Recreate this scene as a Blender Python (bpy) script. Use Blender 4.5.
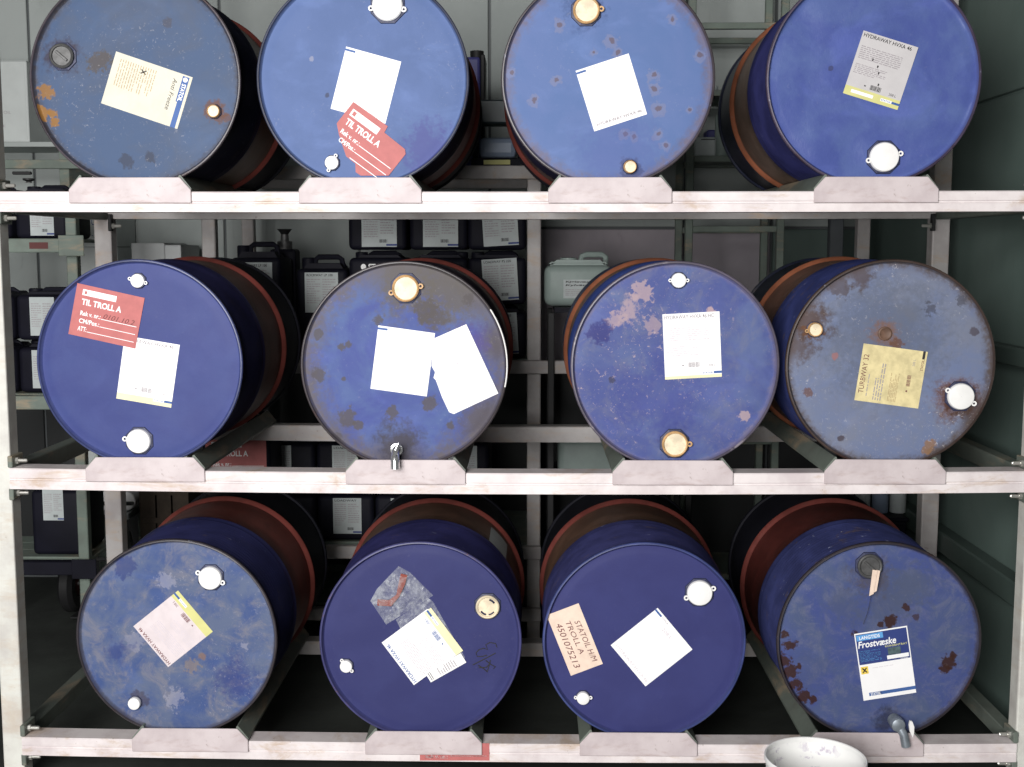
import bpy, bmesh, math, random
from mathutils import Vector, Matrix

# ------------------------------------------------------------------ reset
for o in list(bpy.data.objects):
    bpy.data.objects.remove(o)
SC = bpy.context.scene
COL = SC.collection
PI = math.pi
rnd = random.Random(7)

# ------------------------------------------------------------------ camera
FPX = 1200.0
CAM = Vector((0.0, -3.39, 1.60))
cam_data = bpy.data.cameras.new('camera')
cam_data.sensor_width = 36.0
cam_data.lens = FPX / 1024 * 36.0
cam_data.clip_start = 0.05
cam = bpy.data.objects.new('camera', cam_data)
COL.objects.link(cam)
cam.location = CAM
cam.rotation_euler = (math.radians(90 - 6.32), 0, math.radians(0.95))
SC.camera = cam
CAMROT = cam.rotation_euler.to_matrix()

# ------------------------------------------------------------------ light
SC.view_settings.view_transform = 'Standard'
SC.view_settings.look = 'None'
SC.view_settings.exposure = 0.0
SC.view_settings.gamma = 1.0
SC.view_settings.use_curve_mapping = False

world = bpy.data.worlds.new('world')
SC.world = world
world.use_nodes = True
wn = world.node_tree.nodes
wn['Background'].inputs[0].default_value = (0.86, 0.93, 1.0, 1)
wn['Background'].inputs[1].default_value = 0.022


def area(name, loc, target, size, size_y, power, colour):
    ld = bpy.data.lights.new(name, 'AREA')
    ld.shape = 'RECTANGLE'
    ld.size = size
    ld.size_y = size_y
    ld.energy = power
    ld.color = colour
    lo = bpy.data.objects.new(name, ld)
    COL.objects.link(lo)
    lo.location = loc
    lo.rotation_euler = (Vector(target) - Vector(loc)).to_track_quat('-Z', 'Y').to_euler()
    return lo


# daylight through the open front of the store, high and a little to the left
area('daylight_opening', (-1.25, -4.7, 2.1), (0.0, 0.4, 1.5), 2.2, 2.2, 390, (1.0, 0.985, 0.97))


# ------------------------------------------------------------------ helpers
def at(px, py, Y):
    """point of the vertical plane y = Y that the photograph shows at a pixel"""
    d = CAMROT @ Vector(((px - 512) / FPX, -(py - 383.5) / FPX, -1))
    t = (Y - CAM.y) / d.y
    return CAM + d * t


def lin(r, g, b, k=1.0):
    def f(c):
        c /= 255.0
        return c / 12.92 if c <= 0.04045 else ((c + 0.055) / 1.055) ** 2.4
    return (f(r) * k, f(g) * k, f(b) * k, 1.0)


def link(o, parent=None):
    COL.objects.link(o)
    if parent is not None:
        o.parent = parent
    return o


def obj(name, bm, mat, parent=None, loc=(0, 0, 0), smooth=False):
    me = bpy.data.meshes.new(name)
    bm.normal_update()
    bm.to_mesh(me)
    bm.free()
    return obj_me(name, me, mat, parent, loc, smooth)


def obj_me(name, me, mat, parent=None, loc=(0, 0, 0), smooth=False):
    if mat is not None:
        me.materials.append(mat)
    if smooth:
        for p in me.polygons:
            p.use_smooth = True
        try:
            me.set_sharp_from_angle(angle=math.radians(35))
        except Exception:
            pass
    o = bpy.data.objects.new(name, me)
    o.location = loc
    return link(o, parent)


def empty(name, loc=(0, 0, 0), parent=None):
    o = bpy.data.objects.new(name, None)
    o.empty_display_size = 0.05
    o.location = loc
    return link(o, parent)


def tag(o, label, cat, group=None):
    o['label'] = label
    o['category'] = cat
    if group:
        o['group'] = group
    return o


def structure(o):
    o['kind'] = 'structure'
    return o


def add_box(bm, x0, x1, y0, y1, z0, z1, bevel=0.0, seg=1):
    vs = [bm.verts.new(p) for p in ((x0, y0, z0), (x1, y0, z0), (x1, y1, z0), (x0, y1, z0),
                                    (x0, y0, z1), (x1, y0, z1), (x1, y1, z1), (x0, y1, z1))]
    fs = [bm.faces.new([vs[i] for i in q]) for q in
          ((0, 3, 2, 1), (4, 5, 6, 7), (0, 1, 5, 4), (1, 2, 6, 5), (2, 3, 7, 6), (3, 0, 4, 7))]
    if bevel > 0:
        es = set()
        for f in fs:
            es.update(f.edges)
        bmesh.ops.bevel(bm, geom=list(es), offset=bevel, segments=seg, affect='EDGES', profile=0.5)


def box_bm(*a, **k):
    bm = bmesh.new()
    add_box(bm, *a, **k)
    return bm


def add_prism(bm, pts, a0, a1, axis='Y'):
    """extrude a 2D polygon; axis Y: pts are (x, z); axis Z: pts are (x, y); axis X: pts are (y, z)"""
    def P(p, a):
        if axis == 'Y':
            return (p[0], a, p[1])
        if axis == 'Z':
            return (p[0], p[1], a)
        return (a, p[0], p[1])
    A = [bm.verts.new(P(p, a0)) for p in pts]
    B = [bm.verts.new(P(p, a1)) for p in pts]
    n = len(pts)
    bm.faces.new(A)
    bm.faces.new(B[::-1])
    for i in range(n):
        j = (i + 1) % n
        bm.faces.new((A[i], B[i], B[j], A[j]))
    bmesh.ops.recalc_face_normals(bm, faces=bm.faces[:])


def add_lathe(bm, prof, seg=96, axis='Y', c=(0, 0, 0), cap0=False, cap1=False, a0=0.0, k=1.0):
    """revolve (radius, t) about an axis through c"""
    rings = []
    for r, t in prof:
        ring = []
        for i in range(seg):
            a = a0 + 2 * PI * i / seg
            u, v = k * r * math.cos(a), k * r * math.sin(a)
            if axis == 'Y':
                p = (c[0] + u, c[1] + t, c[2] + v)
            elif axis == 'Z':
                p = (c[0] + u, c[1] + v, c[2] + t)
            else:
                p = (c[0] + t, c[1] + u, c[2] + v)
            ring.append(bm.verts.new(p))
        rings.append(ring)
    for k in range(len(rings) - 1):
        for i in range(seg):
            j = (i + 1) % seg
            bm.faces.new((rings[k][i], rings[k][j], rings[k + 1][j], rings[k + 1][i]))
    if cap0:
        bm.faces.new(rings[0][::-1])
    if cap1:
        bm.faces.new(rings[-1])
    bmesh.ops.recalc_face_normals(bm, faces=bm.faces[:])


def lathe_bm(*a, **k):
    bm = bmesh.new()
    add_lathe(bm, *a, **k)
    return bm


def add_tube(bm, pts, r, seg=10, closed=False):
    pts = [Vector(p) for p in pts]
    n = len(pts)
    rings = []
    ref = Vector((0, 0, 1))
    for i, p in enumerate(pts):
        if closed:
            t = pts[(i + 1) % n] - pts[i - 1]
        elif i == 0:
            t = pts[1] - p
        elif i == n - 1:
            t = p - pts[i - 1]
        else:
            t = pts[i + 1] - pts[i - 1]
        t.normalize()
        if abs(t.dot(ref)) > 0.95:
            ref = Vector((1, 0, 0)) if abs(t.x) < 0.9 else Vector((0, 1, 0))
        u = t.cross(ref).normalized()
        v = u.cross(t).normalized()
        ref = v
        rr = r[i] if isinstance(r, (list, tuple)) else r
        rings.append([bm.verts.new(p + (u * math.cos(2 * PI * k / seg) + v * math.sin(2 * PI * k / seg)) * rr)
                      for k in range(seg)])
    m = n if closed else n - 1
    for i in range(m):
        A, B = rings[i], rings[(i + 1) % n]
        for k in range(seg):
            l = (k + 1) % seg
            bm.faces.new((A[k], A[l], B[l], B[k]))
    if not closed:
        bm.faces.new(rings[0][::-1])
        bm.faces.new(rings[-1])
    bmesh.ops.recalc_face_normals(bm, faces=bm.faces[:])


def tube_bm(*a, **k):
    bm = bmesh.new()
    add_tube(bm, *a, **k)
    return bm


# ------------------------------------------------------------------ materials
class NT:
    def __init__(self, name):
        self.m = bpy.data.materials.new(name)
        self.m.use_nodes = True
        self.t = self.m.node_tree
        self.t.nodes.clear()
        self.out = self.t.nodes.new('ShaderNodeOutputMaterial')
        self.b = self.t.nodes.new('ShaderNodeBsdfPrincipled')
        self.t.links.new(self.b.outputs[0], self.out.inputs[0])
        self.tc = self.t.nodes.new('ShaderNodeTexCoord')
        self.co = self.tc.outputs['Object']

    def put(self, sock, v):
        if hasattr(v, 'links'):
            self.t.links.new(v, sock)
        else:
            sock.default_value = v

    def set(self, key, v):
        self.put(self.b.inputs[key], v)

    def math(self, op, a, b=0.0, clamp=False):
        n = self.t.nodes.new('ShaderNodeMath')
        n.operation = op
        n.use_clamp = clamp
        self.put(n.inputs[0], a)
        self.put(n.inputs[1], b)
        return n.outputs[0]

    def noise(self, scale, detail=4, rough=0.55, dist=0.0, vec=None, w=0.0):
        n = self.t.nodes.new('ShaderNodeTexNoise')
        n.noise_dimensions = '4D'
        self.put(n.inputs['Vector'], vec if vec is not None else self.co)
        n.inputs['W'].default_value = w
        n.inputs['Scale'].default_value = scale
        n.inputs['Detail'].default_value = detail
        n.inputs['Roughness'].default_value = rough
        n.inputs['Distortion'].default_value = dist
        return n.outputs[0]

    def mapped(self, scale=(1, 1, 1), rot=(0, 0, 0)):
        n = self.t.nodes.new('ShaderNodeMapping')
        self.put(n.inputs['Vector'], self.co)
        n.inputs['Scale'].default_value = scale
        n.inputs['Rotation'].default_value = rot
        return n.outputs[0]

    def ramp(self, v, lo, hi, a=0.0, b=1.0):
        n = self.t.nodes.new('ShaderNodeMapRange')
        n.interpolation_type = 'SMOOTHSTEP'
        self.put(n.inputs[0], v)
        n.inputs[1].default_value = lo
        n.inputs[2].default_value = hi
        n.inputs[3].default_value = a
        n.inputs[4].default_value = b
        return n.outputs[0]

    def mix(self, f, a, b):
        n = self.t.nodes.new('ShaderNodeMix')
        n.data_type = 'RGBA'
        self.put(n.inputs[0], f)
        self.put(n.inputs[6], a)
        self.put(n.inputs[7], b)
        return n.outputs[2]

    def dist(self, p):
        n = self.t.nodes.new('ShaderNodeVectorMath')
        n.operation = 'DISTANCE'
        self.put(n.inputs[0], self.co)
        n.inputs[1].default_value = p
        return n.outputs['Value']

    def bump(self, h, strength=0.2, distance=0.01):
        n = self.t.nodes.new('ShaderNodeBump')
        n.inputs['Strength'].default_value = strength
        n.inputs['Distance'].default_value = distance
        self.put(n.inputs['Height'], h)
        self.t.links.new(n.outputs[0], self.b.inputs['Normal'])


def plain(name, col, rough=0.6, metal=0.0, var=0.12, scale=12.0, spec=0.4, w=0.0):
    n = NT(name)
    c2 = tuple(c * (1 - var) for c in col[:3]) + (1,)
    n.set('Base Color', n.mix(n.ramp(n.noise(scale, 5, 0.6, w=w), 0.35, 0.68), col, c2))
    n.set('Roughness', rough)
    n.set('Metallic', metal)
    n.set('Specular IOR Level', spec)
    return n.m


def galvanised(name, col, stain=(0.46, 0.32, 0.20, 1), amt=0.6, rough=0.5, w=0.0):
    n = NT(name)
    a = n.ramp(n.noise(9, 6, 0.62, w=w), 0.35, 0.7)
    dark = (col[0] * 0.78, col[1] * 0.75, col[2] * 0.76, 1)
    c = n.mix(a, col, dark)
    streak = n.ramp(n.noise(3.2, 7, 0.72, 0.6, n.mapped((1.6, 1, 5)), w + 3), 0.50, 0.70)
    c = n.mix(n.math('MULTIPLY', streak, amt), c, stain)
    fleck = n.ramp(n.noise(55, 3, 0.6, w=w + 5), 0.66, 0.73)
    c = n.mix(n.math('MULTIPLY', fleck, amt * 0.7), c, (0.16, 0.10, 0.07, 1))
    n.set('Base Color', c)
    n.set('Roughness', rough)
    n.set('Metallic', 0.0)
    n.set('Specular IOR Level', 0.35)
    n.bump(n.noise(26, 4), 0.08, 0.004)
    return n.m


R_DRUM = 0.2966
R_HEAD = 0.288
SCL = 1.014
K = 0.60        # photograph colour -> surface albedo under this light


def head_material(name, c1, c2, seed, edge=None, spots=(), scuff=0.0, scuff_col=(0.62, 0.58, 0.58, 1),
                  smear=0.25, rough=0.55, dent=0.12, mott=(0.38, 0.66), mscale=7.0, chalk=0.0):
    """painted drum head: mottled paint, worn rim, rust round the fittings, scuffs"""
    n = NT(name)
    nb = n.noise(22, 6, 0.65, 0.3, w=seed + 2)
    nf = n.noise(75, 4, 0.6, 0.2, w=seed + 13)
    nbc = n.math('ADD', n.math('MULTIPLY', n.math('SUBTRACT', nb, 0.5), 1.5), n.math('MULTIPLY', n.math('SUBTRACT', nf, 0.5), 1.1))
    c = n.mix(n.ramp(n.noise(mscale, 7, 0.62, 0.5, w=seed), *mott), c1, c2)
    if smear:
        lighter = tuple(min(1, v * 1.5 + 0.015) for v in c1[:3]) + (1,)
        s = n.ramp(n.noise(3.4, 5, 0.6, 1.4, n.mapped((1, 1, 1.7), (0, 0.6, 0)), seed + 4), 0.5, 0.72)
        c = n.mix(n.math('MULTIPLY', s, smear), c, lighter)
    if chalk:
        pale = n.ramp(n.noise(13, 8, 0.72, 1.2, w=seed + 21), 0.46, 0.66)
        c = n.mix(n.math('MULTIPLY', pale, chalk), c, lin(150, 150, 165, K))
    rough_v = rough
    if edge:
        ecol, ew, eamt = edge
        r = n.dist((0, 0, 0))
        rr = n.math('ADD', r, n.math('MULTIPLY', nbc, ew * 1.2))
        e = n.math('MULTIPLY', n.ramp(rr, R_HEAD - ew, R_HEAD + ew * 0.25), eamt)
        c = n.mix(e, c, ecol)
    for (x, z, rad, col, amt, rag) in spots:
        d = n.math('ADD', n.dist((x, 0, z)), n.math('MULTIPLY', nbc, rad * rag))
        m = n.math('MULTIPLY', n.ramp(d, rad * (0.62 if rad < 0.04 else 0.30), rad * (1.0 if rad < 0.04 else 1.12), 1.0, 0.0), amt)
        c = n.mix(m, c, col)
    if scuff:
        f = n.ramp(n.noise(88, 6, 0.74, 0.9, w=seed + 6), 0.575, 0.64)
        g = n.ramp(n.noise(4.2, 4, 0.6, 0.5, w=seed + 8), 0.40, 0.64)
        c = n.mix(n.math('MULTIPLY', n.math('MULTIPLY', f, g), scuff), c, scuff_col)
    dk = n.ramp(n.noise(80, 3, 0.6, w=seed + 11), 0.70, 0.75)
    c = n.mix(n.math('MULTIPLY', dk, 0.35), c, (0.02, 0.02, 0.03, 1))
    n.set('Base Color', c)
    n.set('Roughness', rough_v)
    n.set('Specular IOR Level', 0.16)
    h = n.math('ADD', n.math('MULTIPLY', n.noise(4.5, 2, 0.4, w=seed + 9), 1.0), n.math('MULTIPLY', nb, 0.07))
    n.bump(h, dent, 0.05)
    return n.m


def shell_material(name, col, seed, rough=0.38, wear=0.3, wear_col=(0.07, 0.05, 0.04, 1)):
    n = NT(name)
    c2 = tuple(v * 0.6 for v in col[:3]) + (1,)
    c = n.mix(n.ramp(n.noise(8, 6, 0.6, 0.4, w=seed), 0.35, 0.66), col, c2)
    m = n.ramp(n.noise(11, 7, 0.7, 0.8, n.mapped((1, 2.2, 1)), seed + 3), 0.56, 0.66)
    c = n.mix(n.math('MULTIPLY', m, wear), c, wear_col)
    sc = n.ramp(n.noise(30, 5, 0.7, 0.4, n.mapped((1, 3, 1)), seed + 5), 0.64, 0.70)
    c = n.mix(n.math('MULTIPLY', sc, wear * 0.8), c, (0.30, 0.32, 0.42, 1))
    n.set('Base Color', c)
    n.set('Roughness', rough)
    n.set('Specular IOR Level', 0.4)
    n.bump(n.noise(14, 4, w=seed), 0.06, 0.01)
    return n.m


M = {}
M['rear_shell'] = plain('rear_shell_shaded', (0.010, 0.010, 0.016, 1), 0.6, 0, 0.3, 10, spec=0.15)  # shadow on the drum rears painted as a near-black colour
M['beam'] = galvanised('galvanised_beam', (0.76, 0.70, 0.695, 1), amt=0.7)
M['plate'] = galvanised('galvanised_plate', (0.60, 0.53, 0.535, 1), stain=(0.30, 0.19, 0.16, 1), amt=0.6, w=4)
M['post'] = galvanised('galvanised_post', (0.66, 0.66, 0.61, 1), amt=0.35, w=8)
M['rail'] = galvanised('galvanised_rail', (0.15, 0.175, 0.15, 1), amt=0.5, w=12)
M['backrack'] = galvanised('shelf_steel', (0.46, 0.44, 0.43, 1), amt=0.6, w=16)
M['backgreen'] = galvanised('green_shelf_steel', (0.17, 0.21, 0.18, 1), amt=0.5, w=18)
M['bolt'] = plain('zinc_bolt', (0.55, 0.54, 0.5, 1), 0.35, 0.7)
M['cap'] = plain('white_cap_plastic', (0.86, 0.85, 0.83, 1), 0.45, 0, 0.06, 30)
M['cap_stained'] = plain('stained_cap_plastic', (0.84, 0.72, 0.52, 1), 0.45, 0, 0.28, 34)
M['cap_rim'] = plain('stained_cap_rim', (0.66, 0.40, 0.18, 1), 0.5, 0, 0.35, 40)
M['flange'] = plain('dark_bung_flange', (0.035, 0.04, 0.09, 1), 0.5, 0.1, 0.4, 60)
M['steel'] = plain('bung_steel', (0.13, 0.13, 0.13, 1), 0.5, 0.5, 0.3, 60)
M['chrome'] = plain('tap_chrome', (0.78, 0.79, 0.80, 1), 0.2, 0.85, 0.15, 50)
M['zinc'] = plain('tap_zinc', (0.30, 0.34, 0.38, 1), 0.42, 0.5, 0.25, 50)
M['paper'] = plain('label_paper', (0.90, 0.89, 0.89, 1), 0.7, 0, 0.03, 20)
M['paper_cream'] = plain('cream_label_paper', (0.70, 0.67, 0.56, 1), 0.7, 0, 0.12, 14)
M['paper_grey'] = plain('greyish_label_paper', (0.55, 0.53, 0.535, 1), 0.7, 0, 0.08, 14)
M['paper_pink'] = plain('soiled_label_paper', (0.70, 0.62, 0.635, 1), 0.7, 0, 0.12, 20)
M['paper_yellow'] = plain('oil_soaked_label_paper', (0.76, 0.65, 0.35, 1), 0.6, 0, 0.28, 26)
M['card'] = plain('brown_card', (0.84, 0.66, 0.54, 1), 0.75, 0, 0.16, 24)
M['canlabel'] = plain('canister_label', (0.44, 0.48, 0.48, 1), 0.6, 0, 0.1, 20)
M['red'] = plain('red_sticker', lin(224, 130, 128, 0.66), 0.6, 0, 0.14, 26)
M['ink'] = plain('black_ink', (0.03, 0.028, 0.03, 1), 0.7)
M['ink_brownpale'] = plain('pale_brown_ink', (0.46, 0.34, 0.18, 1), 0.7)
M['ink_grey'] = plain('grey_ink', (0.34, 0.31, 0.33, 1), 0.7)
M['ink_pale'] = plain('pale_ink', (0.64, 0.58, 0.62, 1), 0.7)
M['ink_blue'] = plain('blue_ink', (0.05, 0.12, 0.34, 1), 0.6)
M['ink_sky'] = plain('sky_blue_ink', (0.12, 0.36, 0.72, 1), 0.6)
M['ink_navy'] = plain('navy_ink', (0.03, 0.05, 0.20, 1), 0.6)
M['ink_yellow'] = plain('yellow_ink', (0.66, 0.64, 0.26, 1), 0.6)
M['ink_straw'] = plain('straw_yellow_ink', (0.84, 0.79, 0.50, 1), 0.6)
M['ink_orange'] = plain('hazard_orange_ink', (0.85, 0.62, 0.10, 1), 0.6)
M['ink_white'] = plain('white_ink', (0.90, 0.90, 0.90, 1), 0.6, 0, 0.02)
M['ink_brown'] = plain('brown_marker', (0.16, 0.05, 0.05, 1), 0.7)
M['ink_pic'] = plain('green_grey_ink', (0.09, 0.14, 0.15, 1), 0.6, 0, 0.5, 60)
M['can'] = plain('black_canister_plastic', (0.008, 0.008, 0.015, 1), 0.6, 0, 0.3, 9, spec=0.15)
M['whitecan'] = plain('translucent_white_plastic', (0.27, 0.33, 0.31, 1), 0.5, 0, 0.15, 9)
M['black'] = plain('black_rubber', (0.012, 0.012, 0.013, 1), 0.6)
M['carton'] = plain('pale_carton', (0.52, 0.55, 0.54, 1), 0.75, 0, 0.1, 8)
M['carton2'] = plain('white_carton', (0.58, 0.60, 0.60, 1), 0.75, 0, 0.1, 8, w=4)
M['bucket'] = plain('white_bucket_plastic', (0.80, 0.80, 0.78, 1), 0.5, 0, 0.04, 10)
M['purple'] = plain('purple_plastic', (0.06, 0.06, 0.22, 1), 0.5)
M['bluegrey'] = plain('blue_grey_plastic', (0.25, 0.31, 0.42, 1), 0.4)
M['dark_wood'] = plain('dark_pallet_wood', (0.045, 0.032, 0.022, 1), 0.8, 0, 0.4, 14)
M['redstrap'] = plain('brown_red_strap', lin(170, 70, 50, 0.6), 0.6)


def wall_mat(name, col, seed, scale=2.2):
    n = NT(name)
    c2 = (col[0] * 0.78, col[1] * 0.8, col[2] * 0.8, 1)
    c = n.mix(n.ramp(n.noise(scale, 6, 0.6, 0.3, w=seed), 0.35, 0.7), col, c2)
    d = n.ramp(n.noise(6, 7, 0.7, 0.5, n.mapped((3, 3, 0.7)), seed + 4), 0.58, 0.75)
    c = n.mix(n.math('MULTIPLY', d, 0.35), c, (col[0] * 0.45, col[1] * 0.45, col[2] * 0.42, 1))
    n.set('Base Color', c)
    n.set('Roughness', 0.6)
    n.bump(n.noise(18, 4), 0.05, 0.01)
    return n.m


M['wall'] = wall_mat('grey_wall_sheet', (0.36, 0.39, 0.38, 1), 1)
M['wall_pink'] = wall_mat('brown_grey_wall_sheet', (0.42, 0.37, 0.41, 1), 5)
M['wall_green'] = wall_mat('green_wall_sheet', (0.11, 0.155, 0.138, 1), 9)
M['trim'] = wall_mat('dark_green_trim', (0.055, 0.08, 0.07, 1), 11)
M['wall_dark'] = wall_mat('dark_wall_sheet', (0.10, 0.11, 0.115, 1), 13)
M['wall_shade'] = wall_mat('shaded_wall_sheet', (0.018, 0.020, 0.021, 1), 15)  # shade at the foot of the back wall, put into the sheet colour
M['ceiling'] = wall_mat('ceiling_sheet', (0.10, 0.11, 0.11, 1), 17)
_n = NT('dirty_concrete')
_c = _n.mix(_n.ramp(_n.noise(1.7, 8, 0.65, 0.4), 0.35, 0.68), (0.045, 0.052, 0.046, 1), (0.020, 0.022, 0.020, 1))
_c = _n.mix(_n.math('MULTIPLY', _n.ramp(_n.noise(9, 6, 0.7), 0.6, 0.72), 0.6), _c, (0.02, 0.018, 0.016, 1))
_n.set('Base Color', _c)
_n.set('Roughness', 0.62)
_n.bump(_n.noise(30, 5), 0.15, 0.01)
M['floor'] = _n.m

# clear plastic of the little bag on one drum
_n = NT('clear_plastic_film')
_n.set('Base Color', (0.75, 0.78, 0.82, 1))
_n.set('Roughness', 0.18)
_n.set('Alpha', _n.ramp(_n.noise(38, 5, 0.7, 1.0), 0.40, 0.75, 0.07, 0.34))
_n.bump(_n.noise(30, 2, 0.5, 1.5), 0.7, 0.015)
M['film'] = _n.m

# ------------------------------------------------------------------ writing
_tcache = {}


def text_geo(s, bold=0.0, shear=0.0):
    key = (s, bold, shear)
    if key in _tcache:
        return _tcache[key]
    cu = bpy.data.curves.new('txt', 'FONT')
    cu.body = s
    cu.size = 1.0
    cu.shear = shear
    cu.offset = bold
    cu.resolution_u = 3
    o = bpy.data.objects.new('txt', cu)
    COL.objects.link(o)
    dg = bpy.context.evaluated_depsgraph_get()
    me = bpy.data.meshes.new_from_object(o.evaluated_get(dg))
    vs = [tuple(v.co) for v in me.vertices]
    fs = [tuple(p.vertices) for p in me.polygons]
    bpy.data.objects.remove(o)
    bpy.data.curves.remove(cu)
    bpy.data.meshes.remove(me)
    x0 = min(v[0] for v in vs)
    x1 = max(v[0] for v in vs)
    y0 = min(v[1] for v in vs)
    y1 = max(v[1] for v in vs)
    _tcache[key] = (vs, fs, x0, x1, y0, y1)
    return _tcache[key]


class Print:
    """flat print on a label, in label coordinates: x to the right, y down from the top, both 0..1"""

    def __init__(self, label, w, h, lift=0.0005):
        self.label, self.w, self.h, self.lift = label, w, h, lift
        self.sets = {}

    def _s(self, mat, name, lv):
        return self.sets.setdefault((mat, name, lv), ([], []))

    def quad(self, mat, x0, x1, y0, y1, name='stripe', lv=0):
        V, F = self._s(mat, name, lv)
        b = len(V)
        z = self.lift + lv * 0.0003
        for (x, y) in ((x0, y1), (x1, y1), (x1, y0), (x0, y0)):
            V.append((x * self.w, -y * self.h, z))
        F.append((b, b + 1, b + 2, b + 3))

    def poly(self, mat, pts, name='mark', lv=0):
        V, F = self._s(mat, name, lv)
        b = len(V)
        z = self.lift + lv * 0.0003
        for (x, y) in pts:
            V.append((x * self.w, -y * self.h, z))
        F.append(tuple(range(b, b + len(pts))))

    def text(self, mat, s, x0, x1, y0, y1, bold=0.0, shear=0.0, name='lettering', lv=0, slope=0.0):
        vs, fs, a0, a1, b0, b1 = text_geo(s, bold, shear)
        V, F = self._s(mat, name, lv)
        b = len(V)
        z = self.lift + lv * 0.0003
        for v in vs:
            fx = (v[0] - a0) / max(1e-6, a1 - a0)
            fy = (v[1] - b0) / max(1e-6, b1 - b0)
            x = x0 + (x1 - x0) * fx
            V.append((x * self.w, -(y1 + (y0 - y1) * fy + slope * fx) * self.h, z))
        for f in fs:
            F.append(tuple(i + b for i in f))

    def lines(self, mat, x0, x1, y0, y1, n, seed=0, fill=0.42, gap=0.25, name='fine_print'):
        rr = random.Random(seed)
        dy = (y1 - y0) / n
        for i in range(n):
            x = x0
            end = x1 if rr.random() > 0.3 else x0 + (x1 - x0) * rr.uniform(0.55, 0.95)
            while x < end - 0.01:
                l = min(rr.uniform(0.03, 0.11), end - x)
                self.quad(mat, x, x + l, y0 + dy * i, y0 + dy * (i + fill), name)
                x += l + 0.012 + 0.012 * rr.random()

    def bars(self, mat, x0, x1, y0, y1, n=15, seed=1):
        rr = random.Random(seed)
        d = (x1 - x0) / n
        for i in range(n):
            self.quad(mat, x0 + i * d, x0 + i * d + d * rr.uniform(0.35, 0.8), y0, y1, 'barcode')

    def done(self):
        for (mat, name, lv), (V, F) in self.sets.items():
            me = bpy.data.meshes.new(name)
            me.from_pydata(V, [], F)
            obj_me(name, me, M[mat], self.label)


def frame(TL, u, v):
    """matrix whose x runs along u, y along v, z towards the viewer"""
    u = u.normalized()
    v = (v - u * v.dot(u)).normalized()
    n = u.cross(v)
    m = Matrix(((u.x, v.x, n.x, TL.x), (u.y, v.y, n.y, TL.y), (u.z, v.z, n.z, TL.z), (0, 0, 0, 1)))
    return m


def make_label(parent, base, corners, Y, mat, name='label', poly=None, thick=0.0005, look=None):
    """rectangular sticker from the four corners TL TR BR (BL) on the plane y = Y; base = parent's world location"""
    TL, TR, BR = [at(p[0], p[1], Y) - base for p in corners[:3]]
    BL = at(*corners[3], Y) - base if len(corners) > 3 else TL + BR - TR
    u = TR - TL
    d = TL - BL
    m = frame(TL, u, d)
    w, h = u.length, d.length
    bm = bmesh.new()
    if poly is None:
        pts = [(0, 0), (w, 0), (w, -h), (0, -h)]
    else:
        inv = m.inverted()
        pts = []
        for p in poly:
            q = inv @ (at(p[0], p[1], Y) - base)
            pts.append((q.x, q.y))
    add_prism(bm, pts, 0.0, thick, 'Z')
    o = obj(name, bm, M[mat], parent)
    o.matrix_local = m
    if look:
        o['label'] = look
    return o, w, h


def zoom(ox, oy, s):
    return lambda *ps: [(ox + p[0] / s, oy + p[1] / s) for p in ps]


# ------------------------------------------------------------------ the room
BACK_Y = 2.35
RIGHT_X = 1.56
LEFT_X = -3.0
floor = structure(obj('floor', box_bm(LEFT_X - 0.1, 2.6, -6.5, BACK_Y + 0.1, -0.1, 0.0), M['floor']))
ceiling = structure(obj('ceiling', box_bm(LEFT_X - 0.1, RIGHT_X + 0.1, -0.35, BACK_Y + 0.1, 3.05, 3.12), M['ceiling']))
wb = structure(obj('wall_back', box_bm(LEFT_X - 0.1, RIGHT_X + 0.1, BACK_Y, BACK_Y + 0.1, 0, 3.05), M['wall_dark']))
seams = [-3.0, -2.36, -1.46, -0.82, -0.20, 0.03, 0.72, 1.13, 1.56]
for i in range(len(seams) - 1):
    x0, x1 = seams[i] + 0.006, seams[i + 1] - 0.006
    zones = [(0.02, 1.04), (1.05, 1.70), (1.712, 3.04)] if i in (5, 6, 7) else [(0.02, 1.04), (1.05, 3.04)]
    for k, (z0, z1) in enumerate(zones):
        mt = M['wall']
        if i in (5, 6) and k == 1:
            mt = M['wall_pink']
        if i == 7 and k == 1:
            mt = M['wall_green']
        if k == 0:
            mt = M['wall_shade']  # lowest panels take the colour with shade painted in
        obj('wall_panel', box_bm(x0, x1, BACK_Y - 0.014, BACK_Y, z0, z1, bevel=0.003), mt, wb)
wl = structure(obj('wall_left', box_bm(LEFT_X - 0.1, LEFT_X, -0.35, BACK_Y, 0, 3.05), M['wall_dark']))
wr = structure(obj('wall_right', box_bm(RIGHT_X, RIGHT_X + 0.1, -0.35, BACK_Y, 0, 3.05), M['wall_green']))
for (z0, z1) in ((0.02, 0.90), (0.912, 1.28), (1.292, 2.10), (2.112, 3.04)):
    obj('wall_panel', box_bm(RIGHT_X - 0.012, RIGHT_X, -0.34, BACK_Y - 0.02, z0, z1, bevel=0.003), M['wall_green'], wr)
t1 = structure(obj('trim_1', box_bm(RIGHT_X - 0.06, RIGHT_X - 0.0125, -0.34, BACK_Y - 0.03, 1.24, 1.30, bevel=0.006), M['trim']))
t2 = structure(obj('trim_2', box_bm(RIGHT_X - 0.07, RIGHT_X - 0.0125, -0.34, BACK_Y - 0.03, 0.50, 0.58, bevel=0.006), M['trim']))

# ------------------------------------------------------------------ the drum rack
XL, XR = -1.540, 1.450                   # post centre lines
PW = 0.062                               # post and beam width
REAR = 0.92
TIER = {}


def sag(tier, x):
    s = {'top': 0.002, 'mid': 0.011, 'low': 0.011}[tier]
    q = (x - (XL + XR) / 2) / ((XR - XL) / 2)
    return -s * (1 - q * q)


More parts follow.
